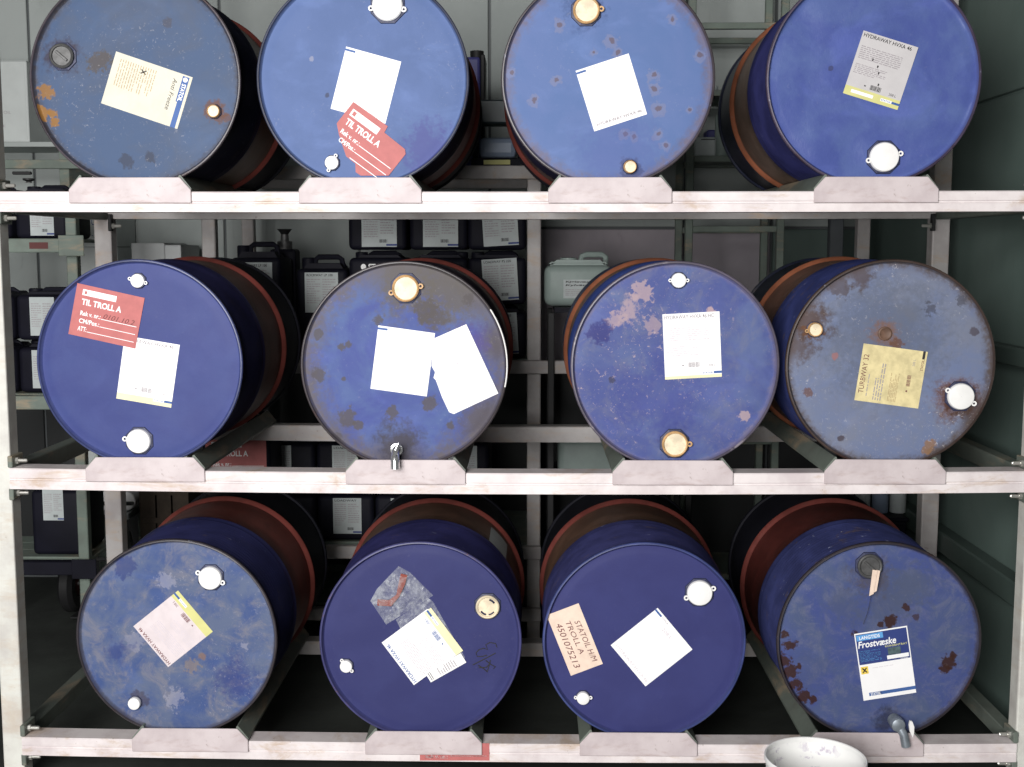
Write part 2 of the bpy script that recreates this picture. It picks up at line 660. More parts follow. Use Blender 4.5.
TIER['top'] = at(60, 191.2, 0).z
TIER['mid'] = at(60, 468.2, 0).z
TIER['low'] = at(60, 737.5, 0).z
HB = 0.062

rack = tag(empty('drum_rack', ((XL + XR) / 2, 0.4, 0)),
           'galvanised steel rack holding three rows of blue drums', 'rack')
RB = rack.location.copy()


def rpart(name, bm, mat, parent=None, smooth=False):
    """rack part given in world coordinates"""
    bmesh.ops.translate(bm, verts=bm.verts[:], vec=-RB)
    return obj(name, bm, mat, parent if parent is not None else rack, smooth=smooth)


# posts: C-sections whose open side looks into the rack
for (x, s) in ((XL, 1), (XR, -1)):
    for (y0, y1) in ((0.012, 0.074), (REAR, REAR + 0.062)):
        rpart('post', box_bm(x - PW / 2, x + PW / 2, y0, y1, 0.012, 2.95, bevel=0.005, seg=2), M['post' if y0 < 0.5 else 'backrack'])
        rpart('foot_plate', box_bm(x - 0.07, x + 0.07, y0 - 0.03, y1 + 0.03, 0.0, 0.011, bevel=0.002), M['rail'])


def beam(name, tier, y0, y1, h, mat, groove):
    x0, x1 = XL + PW / 2 + 0.001, XR - PW / 2 - 0.001
    n = 16
    bm = bmesh.new()
    zt = TIER[tier]
    prof = [(y1, 0), (y1, -h), (y0, -h)]
    if groove:
        g = -h * 0.53
        prof += [(y0, g - 0.004), (y0 + 0.003, g - 0.002), (y0 + 0.003, g + 0.002), (y0, g + 0.004)]
    prof += [(y0, -0.003), (y0 + 0.003, 0)]
    rings = []
    for i in range(n + 1):
        x = x0 + (x1 - x0) * i / n
        rings.append([bm.verts.new((x, p[0], zt + p[1] + sag(tier, x))) for p in prof])
    m = len(prof)
    for i in range(n):
        for k in range(m):
            l = (k + 1) % m
            bm.faces.new((rings[i][k], rings[i][l], rings[i + 1][l], rings[i + 1][k]))
    bm.faces.new(rings[0])
    bm.faces.new(rings[-1][::-1])
    bmesh.ops.recalc_face_normals(bm, faces=bm.faces[:])
    return rpart(name, bm, mat)


def bolt(x, y, z, axis, s, parent):
    bm = bmesh.new()
    add_lathe(bm, [(0.010, 0), (0.010, 0.008)], 6, axis, (x, y, z), True, True)
    add_lathe(bm, [(0.0055, 0.008), (0.0055, 0.030), (0.004, 0.033)], 10, axis, (x, y, z), True, True)
    if s < 0:
        c = {'X': x, 'Y': y}[axis]
        for v in bm.verts:
            if axis == 'X':
                v.co.x = 2 * c - v.co.x
            else:
                v.co.y = 2 * c - v.co.y
        bmesh.ops.reverse_faces(bm, faces=bm.faces[:])
    rpart('bolt', bm, M['bolt'], parent)


for tier in ('top', 'mid', 'low'):
    h = {'top': 0.057, 'mid': 0.061, 'low': 0.055}[tier]
    beam('front_beam', tier, 0.0, 0.075, h, M['beam'], True)
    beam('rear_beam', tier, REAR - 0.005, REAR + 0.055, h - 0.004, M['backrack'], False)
    zt = TIER[tier]
    for (x, s) in ((XL, 1), (XR, -1)):
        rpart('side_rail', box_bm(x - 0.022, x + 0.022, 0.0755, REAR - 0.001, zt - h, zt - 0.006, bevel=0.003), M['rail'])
        # clamp bracket where the beam meets the front post
        xi = x + s * (PW / 2)
        for (za, zb_) in ((zt - h - 0.034, zt - h - 0.0005), (zt + 0.0005, zt + 0.034)):
            br = rpart('bracket', box_bm(*sorted((xi - s * 0.004, xi + s * 0.010)), 0.002, 0.078, za, zb_, bevel=0.002), M['rail'])
            bolt(xi + s * 0.010, 0.03, (za + zb_) / 2, 'X', s, br)
        # clamp at the rear post
        xr = x + s * (PW / 2)
        bm = box_bm(*sorted((xr, xr + s * 0.012)), REAR - 0.03, REAR - 0.006, zt - h - 0.04, zt - h + 0.02, bevel=0.002)
        br = rpart('rear_bracket', bm, M['black'])
        bolt(xr + s * 0.012, REAR - 0.018, zt - h - 0.022, 'X', s, br)


def cradle(tier, x):
    """two folded rails for one drum and the chamfered plate that closes them at the front"""
    z = TIER[tier] + sag(tier, x) + 0.0008
    c = empty('drum_cradle', Vector((x, 0, z)) - RB, rack)
    for s in (-1, 1):
        bm = bmesh.new()
        add_prism(bm, [(s * 0.1375, 0.0435), (s * 0.1420, 0.0450), (s * 0.172, 0.008), (s * 0.172, 0.0), (s * 0.127, 0.0)],
                  -0.001, REAR + 0.05, 'Y')
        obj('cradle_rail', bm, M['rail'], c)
    bm = bmesh.new()
    pts = [(-0.172, -0.033), (0.172, -0.033), (0.172, 0.004), (0.1415, 0.038), (-0.1415, 0.038), (-0.172, 0.004)]
    add_prism(bm, pts, -0.0075, -0.0015, 'Y')
    bmesh.ops.bevel(bm, geom=bm.edges[:], offset=0.0015, segments=1, affect='EDGES')
    obj('end_plate', bm, M['plate'], c)
    return z


# red sticker on the lowest beam
zf = zoom(380, 720, 7.314)
lb, w, h = make_label(rack, RB, zf((290, 170), (800, 170), (800, 296), (290, 296)), -0.0002, 'red', 'beam_sticker', look='red sticker with white lettering')
pr = Print(lb, w, h)
pr.text('ink_white', 'Rek v. nr.:', 0.08, 0.40, 0.64, 0.88, 0.03)
pr.quad('ink_white', 0.44, 0.96, 0.72, 0.76)
pr.done()

# ------------------------------------------------------------------ drums
YF = 0.006                    # drum front edge
HEAD_Y = 0.012                # head lies this far behind the chime


def drum_profile():
    front, band, hoop, rear = [], [], [], []
    rb = 0.2845
    front += [(rb, 0.014)]
    y = 0.03
    while y < 0.275:
        front += [(rb - 0.0012, y - 0.006), (rb + 0.0030, y), (rb - 0.0012, y + 0.006)]
        y += 0.020
    front += [(rb, 0.283), (rb + 0.002, 0.289), (rb + 0.0055, 0.296), (rb + 0.0065, 0.300), (rb + 0.0055, 0.305), (rb + 0.002, 0.312)]
    band += [(rb + 0.002, 0.3122), (rb, 0.317), (rb + 0.0006, 0.40), (rb, 0.50), (rb, 0.5758)]
    hoop += [(rb, 0.576), (rb + 0.004, 0.581), (rb + 0.0105, 0.586), (rb + 0.0125, 0.591), (rb + 0.0105, 0.597), (rb + 0.002, 0.604)]
    rear += [(rb + 0.002, 0.6042), (rb, 0.610)]
    y = 0.63
    while y < 0.85:
        rear += [(rb + 0.0016, y), (rb - 0.0006, y + 0.010)]
        y += 0.020
    rear += [(rb, 0.862)]
    return front, band, hoop, rear


PF, PB, PH, PR_ = drum_profile()


def cap_bm(r, ears, thick=0.012, rim=False):
    bm = bmesh.new()
    if rim:
        prof = [(0.0005, -thick * 0.75), (r * 0.80, -thick * 0.75), (r * 0.82, -thick * 0.9), (r * 0.80, -thick * 0.72)]
        prof = [(0.0005, -thick * 0.8), (r * 0.86, -thick * 0.8), (r * 0.86, 0)]
    else:
        prof = [(0.0005, -thick), (r * 0.82, -thick), (r * 0.93, -thick * 0.9), (r, -thick * 0.55), (r, 0)]
    add_lathe(bm, prof, 40, 'Y', (0, 0, 0))
    for a in ears:
        a = math.radians(a)
        er = 0.0075 if r > 0.028 else 0.0052
        cx, cz = math.cos(a) * (r + er * 0.55), math.sin(a) * (r + er * 0.55)
        pr = [(er, -0.003), (er, -0.007), (er * 0.45, -0.007), (er * 0.45, -0.003), (er, -0.003)]
        add_lathe(bm, pr, 16, 'Y', (cx, 0, cz))
    return bm


def bung(drum, base, px, py, rpx, ears=(), kind='white'):
    c = at(px, py, YF + HEAD_Y) - base
    r = rpx / 354.0
    big = r > 0.026
    b = empty('bung' if big else 'vent_bung', c, drum)
    fr = r * (1.22 if big else 1.18)
    fl = lathe_bm([(fr, 0.0), (fr * 0.97, -0.004), (r * 0.95, -0.0055), (r * 0.5, -0.0055), (0.0005, -0.0055)], 8, 'Y', a0=PI / 8)
    obj('flange', fl, M['flange'], b)
    if kind in ('white', 'stained'):
        if kind == 'white':
            obj('cap', cap_bm(r, ears), M['cap'], b, (0, -0.0045, 0), True)
        else:
            obj('cap', cap_bm(r, (), rim=True), M['cap_stained'], b, (0, -0.0045, 0), True)
            bm = lathe_bm([(r * 0.84, -0.004), (r * 0.84, -0.013), (r * 0.92, -0.0145), (r, -0.011), (r, 0)], 40, 'Y')
            for a in ears:
                a = math.radians(a)
                er = 0.0078 if big else 0.0055
                cx, cz = math.cos(a) * (r + er * 0.6), math.sin(a) * (r + er * 0.6)
                add_lathe(bm, [(er, -0.003), (er, -0.008), (er * 0.45, -0.008), (er * 0.45, -0.003), (er, -0.003)], 16, 'Y', (cx, 0, cz))
            obj('cap_rim', bm, M['cap_rim'], b, (0, -0.0045, 0), True)
    elif kind == 'steel':
        bm = lathe_bm([(r, 0), (r, -0.010), (r * 0.9, -0.013), (r * 0.80, -0.011), (r * 0.76, -0.006), (0.0005, -0.006)], 40, 'Y')
        obj('plug', bm, M['steel'], b, (0, -0.004, 0), True)
        bm = bmesh.new()
        add_box(bm, -r * 0.60, r * 0.60, -0.012, -0.006, -0.0035, 0.0035, bevel=0.001)
        o = obj('cross_bar', bm, M['steel'], b, (0, -0.004, 0))
        o.rotation_euler = (0, 0.7, 0)
    elif kind == 'cream':
        bm = lathe_bm([(r, 0), (r, -0.009), (r * 0.92, -0.012), (r * 0.82, -0.010), (r * 0.80, -0.006)], 40, 'Y')
        obj('collar', bm, M['cap_stained'], b, (0, -0.004, 0), True)
        bm = lathe_bm([(r * 0.82, -0.006), (0.0005, -0.0065)], 40, 'Y')
        obj('plug', bm, M['cap_stained'], b, (0, -0.004, 0), True)
        for (a, s) in ((55, 1), (235, 1), (300, 0)):
            bm = bmesh.new()
            pts = [(math.cos(math.radians(a + t)) * r * 0.66, -0.0075, math.sin(math.radians(a + t)) * r * 0.66) for t in range(-22, 23, 11)]
            add_tube(bm, pts, 0.0022 + 0.0008 * s, 6)
            obj('slot', bm, M['flange'], b, (0, -0.004, 0))
    return b


def tap(drum, base, px, py, kind):
    c = at(px, py, YF + HEAD_Y) - base
    t = empty('tap', c, drum)
    m = M['chrome'] if kind == 'chrome' else M['zinc']
    obj('tap_collar', lathe_bm([(0.019, 0.0), (0.019, -0.006), (0.0175, -0.012), (0.011, -0.013), (0.009, -0.02)], 28, 'Y', (0, 0, 0)), m, t, smooth=True)
    if kind == 'chrome':
        bm = bmesh.new()
        add_tube(bm, [(0, 0.0, 0), (0, -0.022, 0.0), (0, -0.040, -0.004), (0, -0.052, -0.018), (0.0005, -0.054, -0.048)],
                 [0.010, 0.010, 0.0115, 0.0125, 0.0135], 16)
        obj('spout', bm, m, t, smooth=True)
        bm = bmesh.new()
        add_tube(bm, [(-0.002, -0.060, -0.012), (0.004, -0.067, 0.010), (0.012, -0.066, 0.028)], [0.0055, 0.009, 0.0045], 10)
        obj('lever', bm, m, t, smooth=True)
    else:
        bm = bmesh.new()
        add_lathe(bm, [(0.0005, -0.050), (0.010, -0.050), (0.019, -0.046), (0.021, -0.038), (0.020, -0.016), (0.012, -0.012)], 24, 'Y')
        obj('valve_body', bm, m, t, smooth=True)
        bm = tube_bm([(0.006, -0.036, -0.008), (0.016, -0.044, -0.028), (0.023, -0.046, -0.062)], [0.013, 0.0125, 0.013], 16)
        obj('spout', bm, m, t, smooth=True)
        bm = bmesh.new()
        add_prism(bm, [(0.026, 0.022), (0.033, 0.020), (0.039, 0.004), (0.039, -0.014), (0.036, -0.028), (0.027, -0.010), (0.024, 0.008)], -0.064, -0.057, 'Y')
        obj('lever', bm, M['cap'], t)


DRUM_GROUP = 'blue drums lying in the rack'


def make_drum(label, tier, cx, plate_cx, head_mat, shell_mat, band_mat, rim_mat, rear_mat=None, dents=()):
    z = cradle(tier, at(cx * 0.6 + plate_cx * 0.4, 300, 0).x)
    cy = {'top': 81, 'mid': 364, 'low': 635}[tier]
    x = at(cx, cy, YF).x
    x = x * 0.85 + 0.15 * at(plate_cx, cy, 0).x
    base = Vector((x, YF, z + 0.0115))
    d = tag(empty('oil_drum', base), label, 'drum', DRUM_GROUP)
    c = (0, 0, R_DRUM)
    # front head: a slightly raised disc whose edge climbs into the chime
    bm = lathe_bm([(0.0005, 0.0)] + [(0.0133 * q, 0.0) for q in range(1, 20)] + [(0.262, 0.0005), (0.272, 0.002), (0.2795, 0.002), (0.2826, -0.001), (0.2848, -0.010)],
                  96, 'Y', k=SCL)
    for (px, py, rad, dep) in dents:
        q = at(px, py, YF + HEAD_Y) - base
        for v in bm.verts:
            if math.hypot(v.co.x, v.co.z) < 0.282:
                e = ((v.co.x - q.x) ** 2 + (v.co.z + R_DRUM - q.z) ** 2) / (rad * rad)
                v.co.y += dep * math.exp(-e * 2.2)
    obj('head', bm, head_mat, d, (0, HEAD_Y, R_DRUM), True)
    bm = lathe_bm([(0.2840, 0.010), (0.2846, 0.002), (0.2862, -0.0005), (0.2895, 0.0), (0.2918, 0.0025), (0.2925, 0.008), (0.2905, 0.014), (0.2845, 0.017)],
                  96, 'Y', k=SCL)
    obj('chime', bm, rim_mat, d, c, True)
    obj('shell', lathe_bm(PF, 96, 'Y', k=SCL), shell_mat, d, c, True)
    obj('red_band', lathe_bm(PB, 96, 'Y', k=SCL), band_mat, d, c, True)
    obj('rolling_hoop', lathe_bm(PH, 96, 'Y', k=SCL), M['hoop_orange' if label.startswith(('clean dented', 'scuffed', 'rusty')) else 'hoop_red'], d, c, True)
    obj('rear_shell', lathe_bm(PR_, 96, 'Y', k=SCL), rear_mat or M['rear_shell'], d, c, True)
    bm = lathe_bm([(0.2845, 0.861), (0.2905, 0.864), (0.2925, 0.870), (0.2918, 0.875), (0.2815, 0.8785), (0.2785, 0.876), (0.2775, 0.868)], 96, 'Y', k=SCL)
    obj('rear_chime', bm, rear_mat or M['rear_shell'], d, c, True)
    obj('rear_head', lathe_bm([(0.2785, 0.868), (0.0005, 0.8665)], 96, 'Y', k=SCL), shell_mat, d, c)
    return d, base


M['hoop_red'] = shell_material('hoop_red', lin(152, 78, 70, K), 91.0, rough=0.5, wear=0.2)
M['hoop_orange'] = shell_material('hoop_orange', lin(176, 108, 78, K), 95.0, rough=0.5, wear=0.25)
RUST = lin(132, 86, 56, 0.55)
DRUST = lin(78, 50, 44, 0.5)
GRIME = lin(98, 90, 92, 0.55)
GRIME2 = lin(70, 62, 62, 0.55)
OCHRE = lin(176, 128, 66, 0.6)
PALE = lin(185, 185, 205, 0.62)


def sp(cx, cy, lst):
    """spots given by pixel, on the head of the drum centred on cx, cy"""
    out = []
    for (px, py, r, col, amt, rag) in lst:
        out.append(((px - cx) / 354.0, -(py - cy) / 352.0, r / 354.0, col, amt, rag))
    return out


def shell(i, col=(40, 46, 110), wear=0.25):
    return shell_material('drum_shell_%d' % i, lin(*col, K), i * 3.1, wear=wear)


def band(i, col=(140, 74, 52), wear=0.3):
    return shell_material('drum_band_%d' % i, lin(*col, K), i * 5.3 + 1, wear=wear, rough=0.5, wear_col=lin(70, 50, 40, 0.6))


def rim(i, col, wear=0.6, wc=None):
    return shell_material('drum_chime_%d' % i, lin(*col, K), i * 2.7 + 2, wear=wear, wear_col=wc or DRUST)


HY = YF + HEAD_Y
STD = 0.0008


def lab(d, base, corners, mat, name='label', layer=0, poly=None, look=None):
    o, w, h = make_label(d, base, corners, HY - 0.0006 - 0.0014 * layer, mat, name, poly, look=look)
    return o, Print(o, w, h, 0.0005 + 0.0003)


def product_label(p, title, yellow='ink_yellow', ink='ink_grey', pale='ink_pale', strip_y=0.86, seed=0):
    p.text(ink, title, 0.03, 0.90, 0.025, 0.085, 0.012)
    p.lines(pale, 0.05, 0.80, 0.22, 0.43, 7, seed)
    p.lines(pale, 0.05, 0.62, 0.50, 0.66, 6, seed + 1)
    p.bars(ink, 0.42, 0.62, 0.755, 0.83)
    p.quad(ink, 0.31, 0.34, 0.785, 0.805, 'mark')
    p.text(ink, '208 L', 0.77, 0.90, 0.79, 0.83)
    if yellow:
        p.quad(yellow, 0, 1, strip_y, 1.0)
    p.quad('ink_blue', 0.86, 1.0, 0.905, 0.94, lv=1)
    p.quad('ink_white', 0.66, 0.86, 0.90, 0.945, lv=1)
    p.text('ink_blue', 'STATOIL', 0.67, 0.85, 0.91, 0.936, 0.01, lv=2)


def white_label(p, ink='ink_blue', title='HYDRAWAY HVXA', num='46', blue_frac=0.18):
    p.quad('ink_blue', 0.0, blue_frac, 0.03, 0.062)
    p.text('ink_grey', 'STATOIL', blue_frac + 0.02, blue_frac + 0.19, 0.032, 0.060)
    p.text('ink_pale', '208 L', 0.36, 0.60, 0.13, 0.185)
    p.text('ink_pale', title + ' ' + num, 0.06, 0.94, 0.90, 0.95)


def red_label(p, hand=False):
    p.quad('ink_white', 0.10, 0.60, 0.085, 0.20)
    p.poly('red', [(0.13, 0.115), (0.165, 0.115), (0.165, 0.175), (0.13, 0.175)], lv=1)
    p.text('ink_white', 'TIL TROLL A', 0.11, 0.70, 0.265, 0.385, 0.03)
    for i, s in enumerate(('Rek v. nr.:', 'CM/Pos.:', 'ATT:')):
        y = 0.50 + i * 0.15
        x1 = (0.42, 0.42, 0.25)[i]
        p.text('ink_white', s, 0.12, x1, y, y + 0.09, 0.02)
        p.quad('ink_white', x1 + 0.01, 0.96, y + 0.078, y + 0.09, 'rule')
    if hand:
        p.text('ink_brown', '0101.10.2', 0.46, 0.92, 0.47, 0.565, 0, 0.3)


# --- top row, first: faded blue, anti-freeze label ---------------------------------
cx, cy = 135, 81
hm = head_material('head_faded_blue', lin(90, 112, 150, K), lin(98, 112, 140, K), 1.0,
                   edge=(lin(90, 80, 76, 0.5), 0.018, 0.85), smear=0.3, scuff=0.25,
                   spots=sp(cx, cy, [(40, 112, 10, OCHRE, 0.9, 1.6), (50, 114, 6, OCHRE, 0.9, 1.6), (44, 94, 9, OCHRE, 0.85, 1.8), (52, 121, 6, OCHRE, 0.9, 1.6),
                                     (62, 57, 21, DRUST, 0.7, 1.2), (214, 112, 13, RUST, 0.75, 1.2), (223, 117, 6, RUST, 0.6, 1.2),
                                     (100, 65, 14, lin(110, 98, 86, 0.55), 0.7, 2.0), (122, 160, 8, GRIME2, 0.5, 1.6), (147, 156, 7, GRIME2, 0.5, 1.6),
                                     (168, 26, 6, GRIME, 0.5, 1.5)]))
d, b = make_drum('faded blue drum with cream anti-freeze label turned sideways and steel plug, top row', 'top', 135, 133, hm,
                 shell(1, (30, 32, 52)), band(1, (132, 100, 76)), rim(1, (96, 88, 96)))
zf = zoom(0, 0, 3.485)
o, p = lab(d, b, zf((672, 270), (618, 450), (350, 368), (402, 190)), 'paper_cream', look='cream anti-freeze label with black cross')
p.quad('ink_blue', 0.03, 0.52, 0.035, 0.12)
p.quad('ink_blue', 0.52, 1.0, 0.035, 0.10)
p.poly('ink_white', [(0.09 + 0.045 * math.cos(a * PI / 6), 0.078 + 0.030 * math.sin(a * PI / 6)) for a in range(12)], lv=1)
p.text('ink_white', 'STATOIL', 0.17, 0.50, 0.05, 0.105, 0.03, lv=1)
p.text('ink', 'Anti Freeze', 0.12, 0.72, 0.17, 0.225, 0.0, 0.2)
p.lines('ink_brownpale', 0.10, 0.62, 0.45, 0.94, 15, 3, 0.25)
for s in (1, -1):
    p.poly('ink', [(0.20 - 0.045 * s, 0.575), (0.20 - 0.030 * s, 0.565), (0.20 + 0.045 * s, 0.63), (0.20 + 0.030 * s, 0.64)])
p.done()
bung(d, b, 63, 56.5, 12, (), 'steel')
bung(d, b, 214.6, 111.6, 6.5, (), 'stained')

# --- top row, second: blank white label and torn red sticker ---------------------------------
cx, cy = 363, 82
hm = head_material('head_bright_blue', lin(112, 136, 192, K), lin(106, 130, 184, K), 4.0,
                   edge=(lin(110, 120, 150, 0.5), 0.006, 0.6), smear=0.32, scuff=0.12,
                   spots=sp(cx, cy, [(428, 150, 34, lin(96, 92, 168, K), 0.6, 1.4), (327, 97, 3, GRIME2, 0.6, 1), (312, 62, 3, PALE, 0.6, 1.5)]))
d, b = make_drum('bright blue drum with blank white label and torn red sticker, top row', 'top', 363, 360, hm,
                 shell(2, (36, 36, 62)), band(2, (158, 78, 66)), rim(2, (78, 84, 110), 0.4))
zf = zoom(240, 0, 3.485)
o, p = lab(d, b, zf((370, 162), (562, 215), (492, 426), (298, 373)), 'paper', look='white label, corner under the red sticker')
white_label(p)
p.done()
pol = zf((395, 355), (515, 440), (503, 462), (575, 520), (577, 537), (518, 612), (421, 612), (403, 600), (402, 570), (370, 545), (345, 470), (337, 430))
o, p = lab(d, b, zf((395, 355), (620, 520), (520, 660), (295, 495)), 'red', 'red_label', 1, pol, 'torn red sticker')
p.quad('ink_white', 0.05, 0.47, 0.11, 0.26)
p.poly('red', [(0.075, 0.14), (0.12, 0.14), (0.12, 0.23), (0.075, 0.23)], lv=1)
p.text('ink_white', 'TIL TROLL A', 0.06, 0.58, 0.32, 0.46, 0.03)
p.text('ink_white', 'Rek v. nr.:', 0.08, 0.36, 0.56, 0.66, 0.02)
p.quad('ink_white', 0.37, 0.86, 0.64, 0.655, 'rule')
p.text('ink_white', 'CM/Pos.:', 0.12, 0.36, 0.72, 0.82, 0.02)
p.quad('ink_white', 0.37, 0.86, 0.80, 0.815, 'rule')
p.quad('ink_white', 0.36, 0.80, 0.95, 0.965, 'rule')
p.done()
bung(d, b, 387.8, 6, 15, (190, -14), 'white')
bung(d, b, 332.4, 163, 7, (60, 245), 'white')

# --- top row, third: rust pits ---------------------------------
cx, cy = 608, 80
pits = [(611, 44, 7), (617, 55, 5), (593, 55, 5), (557, 81, 6), (535, 101, 6), (653, 76, 7), (653, 90, 6), (657, 109, 7), (658, 133, 6), (625, 133, 6),
        (634, 136, 5), (665, 144, 5), (560, 29, 6), (697, 58, 6), (670, 24, 5), (513, 74, 5), (688, 110, 4)]
hm = head_material('head_pitted_blue', lin(118, 142, 200, K), lin(110, 138, 196, K), 7.0,
                   edge=(lin(136, 124, 138, 0.6), 0.036, 0.85), smear=0.3, scuff=0.08,
                   spots=sp(cx, cy, [(q[0], q[1], q[2] * 1.15, lin(142, 150, 190, 0.62), 0.75, 1.6) for q in pits] +
                            [(q[0] + 0.6, q[1] - 0.6, q[2] * 0.5, lin(122, 104, 112, 0.58), 0.75, 1.8) for q in pits] +
                            [(586, 12, 23, lin(70, 90, 140, 0.55), 0.6, 1.5), (630, 167, 13, GRIME2, 0.6, 1.4),
                             (620, 150, 50, lin(100, 112, 186, K), 0.35, 1.0)]))
d, b = make_drum('blue drum pitted with small rust spots, blank white label, top row', 'top', 607.7, 611, hm,
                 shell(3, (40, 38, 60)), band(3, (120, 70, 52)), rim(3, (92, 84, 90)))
zf = zoom(480, 0, 3.485)
o, p = lab(d, b, zf((333, 247), (518, 186), (584, 398), (402, 457)), 'paper')
white_label(p, blue_frac=0.18)
p.text('ink_grey', 'HYDRAWAY HVXA 46', 0.08, 0.92, 0.885, 0.935)
p.done()
bung(d, b, 586.2, 11, 13, (5,), 'stained')
bung(d, b, 629.8, 167, 6.5, (), 'stained')

# --- top row, fourth: dented clean blue ---------------------------------
cx, cy = 875, 80
hm = head_material('head_dented_blue', lin(92, 108, 182, K), lin(106, 126, 190, K), 10.0,
                   edge=(lin(110, 110, 160, 0.55), 0.005, 0.5), smear=0.5, scuff=0.04, dent=0.6, rough=0.4,
                   spots=sp(cx, cy, [(834, 70, 3, GRIME2, 0.5, 1)]))
d, b = make_drum('clean dented blue drum with yellow-footed product label, top row beside green wall', 'top', 875, 868, hm,
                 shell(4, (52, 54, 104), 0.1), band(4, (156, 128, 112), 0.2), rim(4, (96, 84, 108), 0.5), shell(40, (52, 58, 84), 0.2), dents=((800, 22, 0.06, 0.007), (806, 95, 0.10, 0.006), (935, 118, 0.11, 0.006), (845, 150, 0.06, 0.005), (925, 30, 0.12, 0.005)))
zf = zoom(700, 0, 3.1605)
o, p = lab(d, b, zf((517, 96), (690, 150), (630, 350), (454, 295)), 'paper_grey', look='grey-white product label with yellow foot')
product_label(p, 'HYDRAWAY HVXA 46', ink='ink', pale='ink_grey', seed=11)
p.quad('ink_white', 0.12, 0.52, 0.90, 0.95, lv=1)
for (x, y) in ((0.30, 0.36), (0.42, 0.44), (0.47, 0.53), (0.53, 0.70)):
    p.poly('ink', [(x, y), (x + 0.03, y + 0.008), (x + 0.022, y + 0.045), (x + 0.004, y + 0.04)], 'ink_blot')
p.done()
bung(d, b, 883.5, 157.3, 14.5, (192, 12), 'white')

# --- middle row, first ---------------------------------
cx, cy = 139, 362
hm = head_material('head_clean_blue_a', lin(79, 89, 154, K), lin(84, 96, 160, K), 13.0,
                   edge=(lin(120, 130, 180, 0.55), 0.005, 0.5), smear=0.12, scuff=0.02, dent=0.18, rough=0.5)
d, b = make_drum('clean blue drum with whole red sticker overlapping a white label, middle row', 'mid', 139, 141, hm,
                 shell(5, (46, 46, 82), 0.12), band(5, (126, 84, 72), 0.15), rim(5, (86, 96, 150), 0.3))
zf = zoom(0, 190, 2.557)
o, p = lab(d, b, zf((319, 372), (460, 396), (440, 556), (299, 533)), 'paper')
product_label(p, 'HYDRAWAY HVXA 46', yellow='ink_straw', ink='ink_grey', strip_y=0.90, seed=21)
p.done()
o, p = lab(d, b, zf((198, 238), (370, 276), (345, 408), (175, 368)), 'red', 'red_label', 1, look='red sticker with white lettering')
red_label(p, True)
p.done()
bung(d, b, 138.8, 280.7, 7.2, (-15, 165), 'white')
bung(d, b, 139.6, 440.7, 12.6, (170,), 'white')

# --- middle row, second: grime-edged with chrome tap ---------------------------------
cx, cy = 404, 366
blot = [(340, 347, 5), (347, 345, 4), (378, 320, 6), (430, 405, 9), (392, 414, 8), (316, 375, 9), (345, 420, 11), (330, 445, 13), (450, 428, 5), (342, 380, 3),
        (356, 427, 6), (318, 335, 6), (470, 300, 8), (436, 318, 15), (425, 310, 14)]
hm = head_material('head_grimy_blue', lin(88, 102, 176, K), lin(104, 126, 184, K), 16.0,
                   edge=(lin(118, 112, 120, 0.6), 0.076, 1.0), smear=0.35, scuff=0.1, dent=0.15,
                   spots=sp(cx, cy, [(406, 284, 42, lin(116, 110, 108, 0.58), 0.95, 1.1), (452, 290, 46, lin(116, 110, 106, 0.58), 0.9, 1.2),
                                     (397, 448, 30, lin(86, 80, 84, 0.55), 0.9, 1.0), (492, 345, 22, lin(108, 102, 110, 0.58), 0.9, 1.1),
                                     (482, 420, 26, lin(108, 102, 110, 0.58), 0.9, 1.2), (470, 345, 26, lin(96, 84, 170, 0.62), 0.6, 1.0)] +
                            [(q[0], q[1], q[2], lin(104, 98, 100, 0.58), 0.85, 1.5) for q in blot]))
d, b = make_drum('grime-edged blue drum with two white labels and chrome tap, middle row', 'mid', 404, 404, hm,
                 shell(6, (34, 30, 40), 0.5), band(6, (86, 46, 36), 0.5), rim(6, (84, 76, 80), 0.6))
zf = zoom(270, 190, 2.557)
o, p = lab(d, b, zf((277, 346), (422, 366), (403, 531), (257, 508)), 'paper')
white_label(p, blue_frac=0.17)
p.done()
pol = zf((418, 380), (502, 343), (584, 520), (470, 573), (458, 568), (440, 530), (424, 486), (418, 480), (422, 466), (413, 450))
o, p = lab(d, b, zf((408, 388), (502, 343), (584, 520), (490, 565)), 'paper', 'torn_label', 1, pol, 'blank white label with torn edge')
p.quad('ink_pale', 0.62, 0.66, 0.20, 0.22, 'mark')
p.quad('ink_pale', 0.36, 0.41, 0.40, 0.42, 'mark')
p.done()
bung(d, b, 406, 288.2, 13.5, (197, 8), 'stained')
tap(d, b, 397, 449, 'chrome')
# strip of peeled seal along the right rim
pts = []
for a in range(33, -13, -3):
    a = math.radians(a)
    pts.append((math.cos(a) * 0.2935, -0.0030, R_DRUM + math.sin(a) * 0.2935))
obj('seal_strip', tube_bm(pts, 0.0021, 6), M['cap'], d)

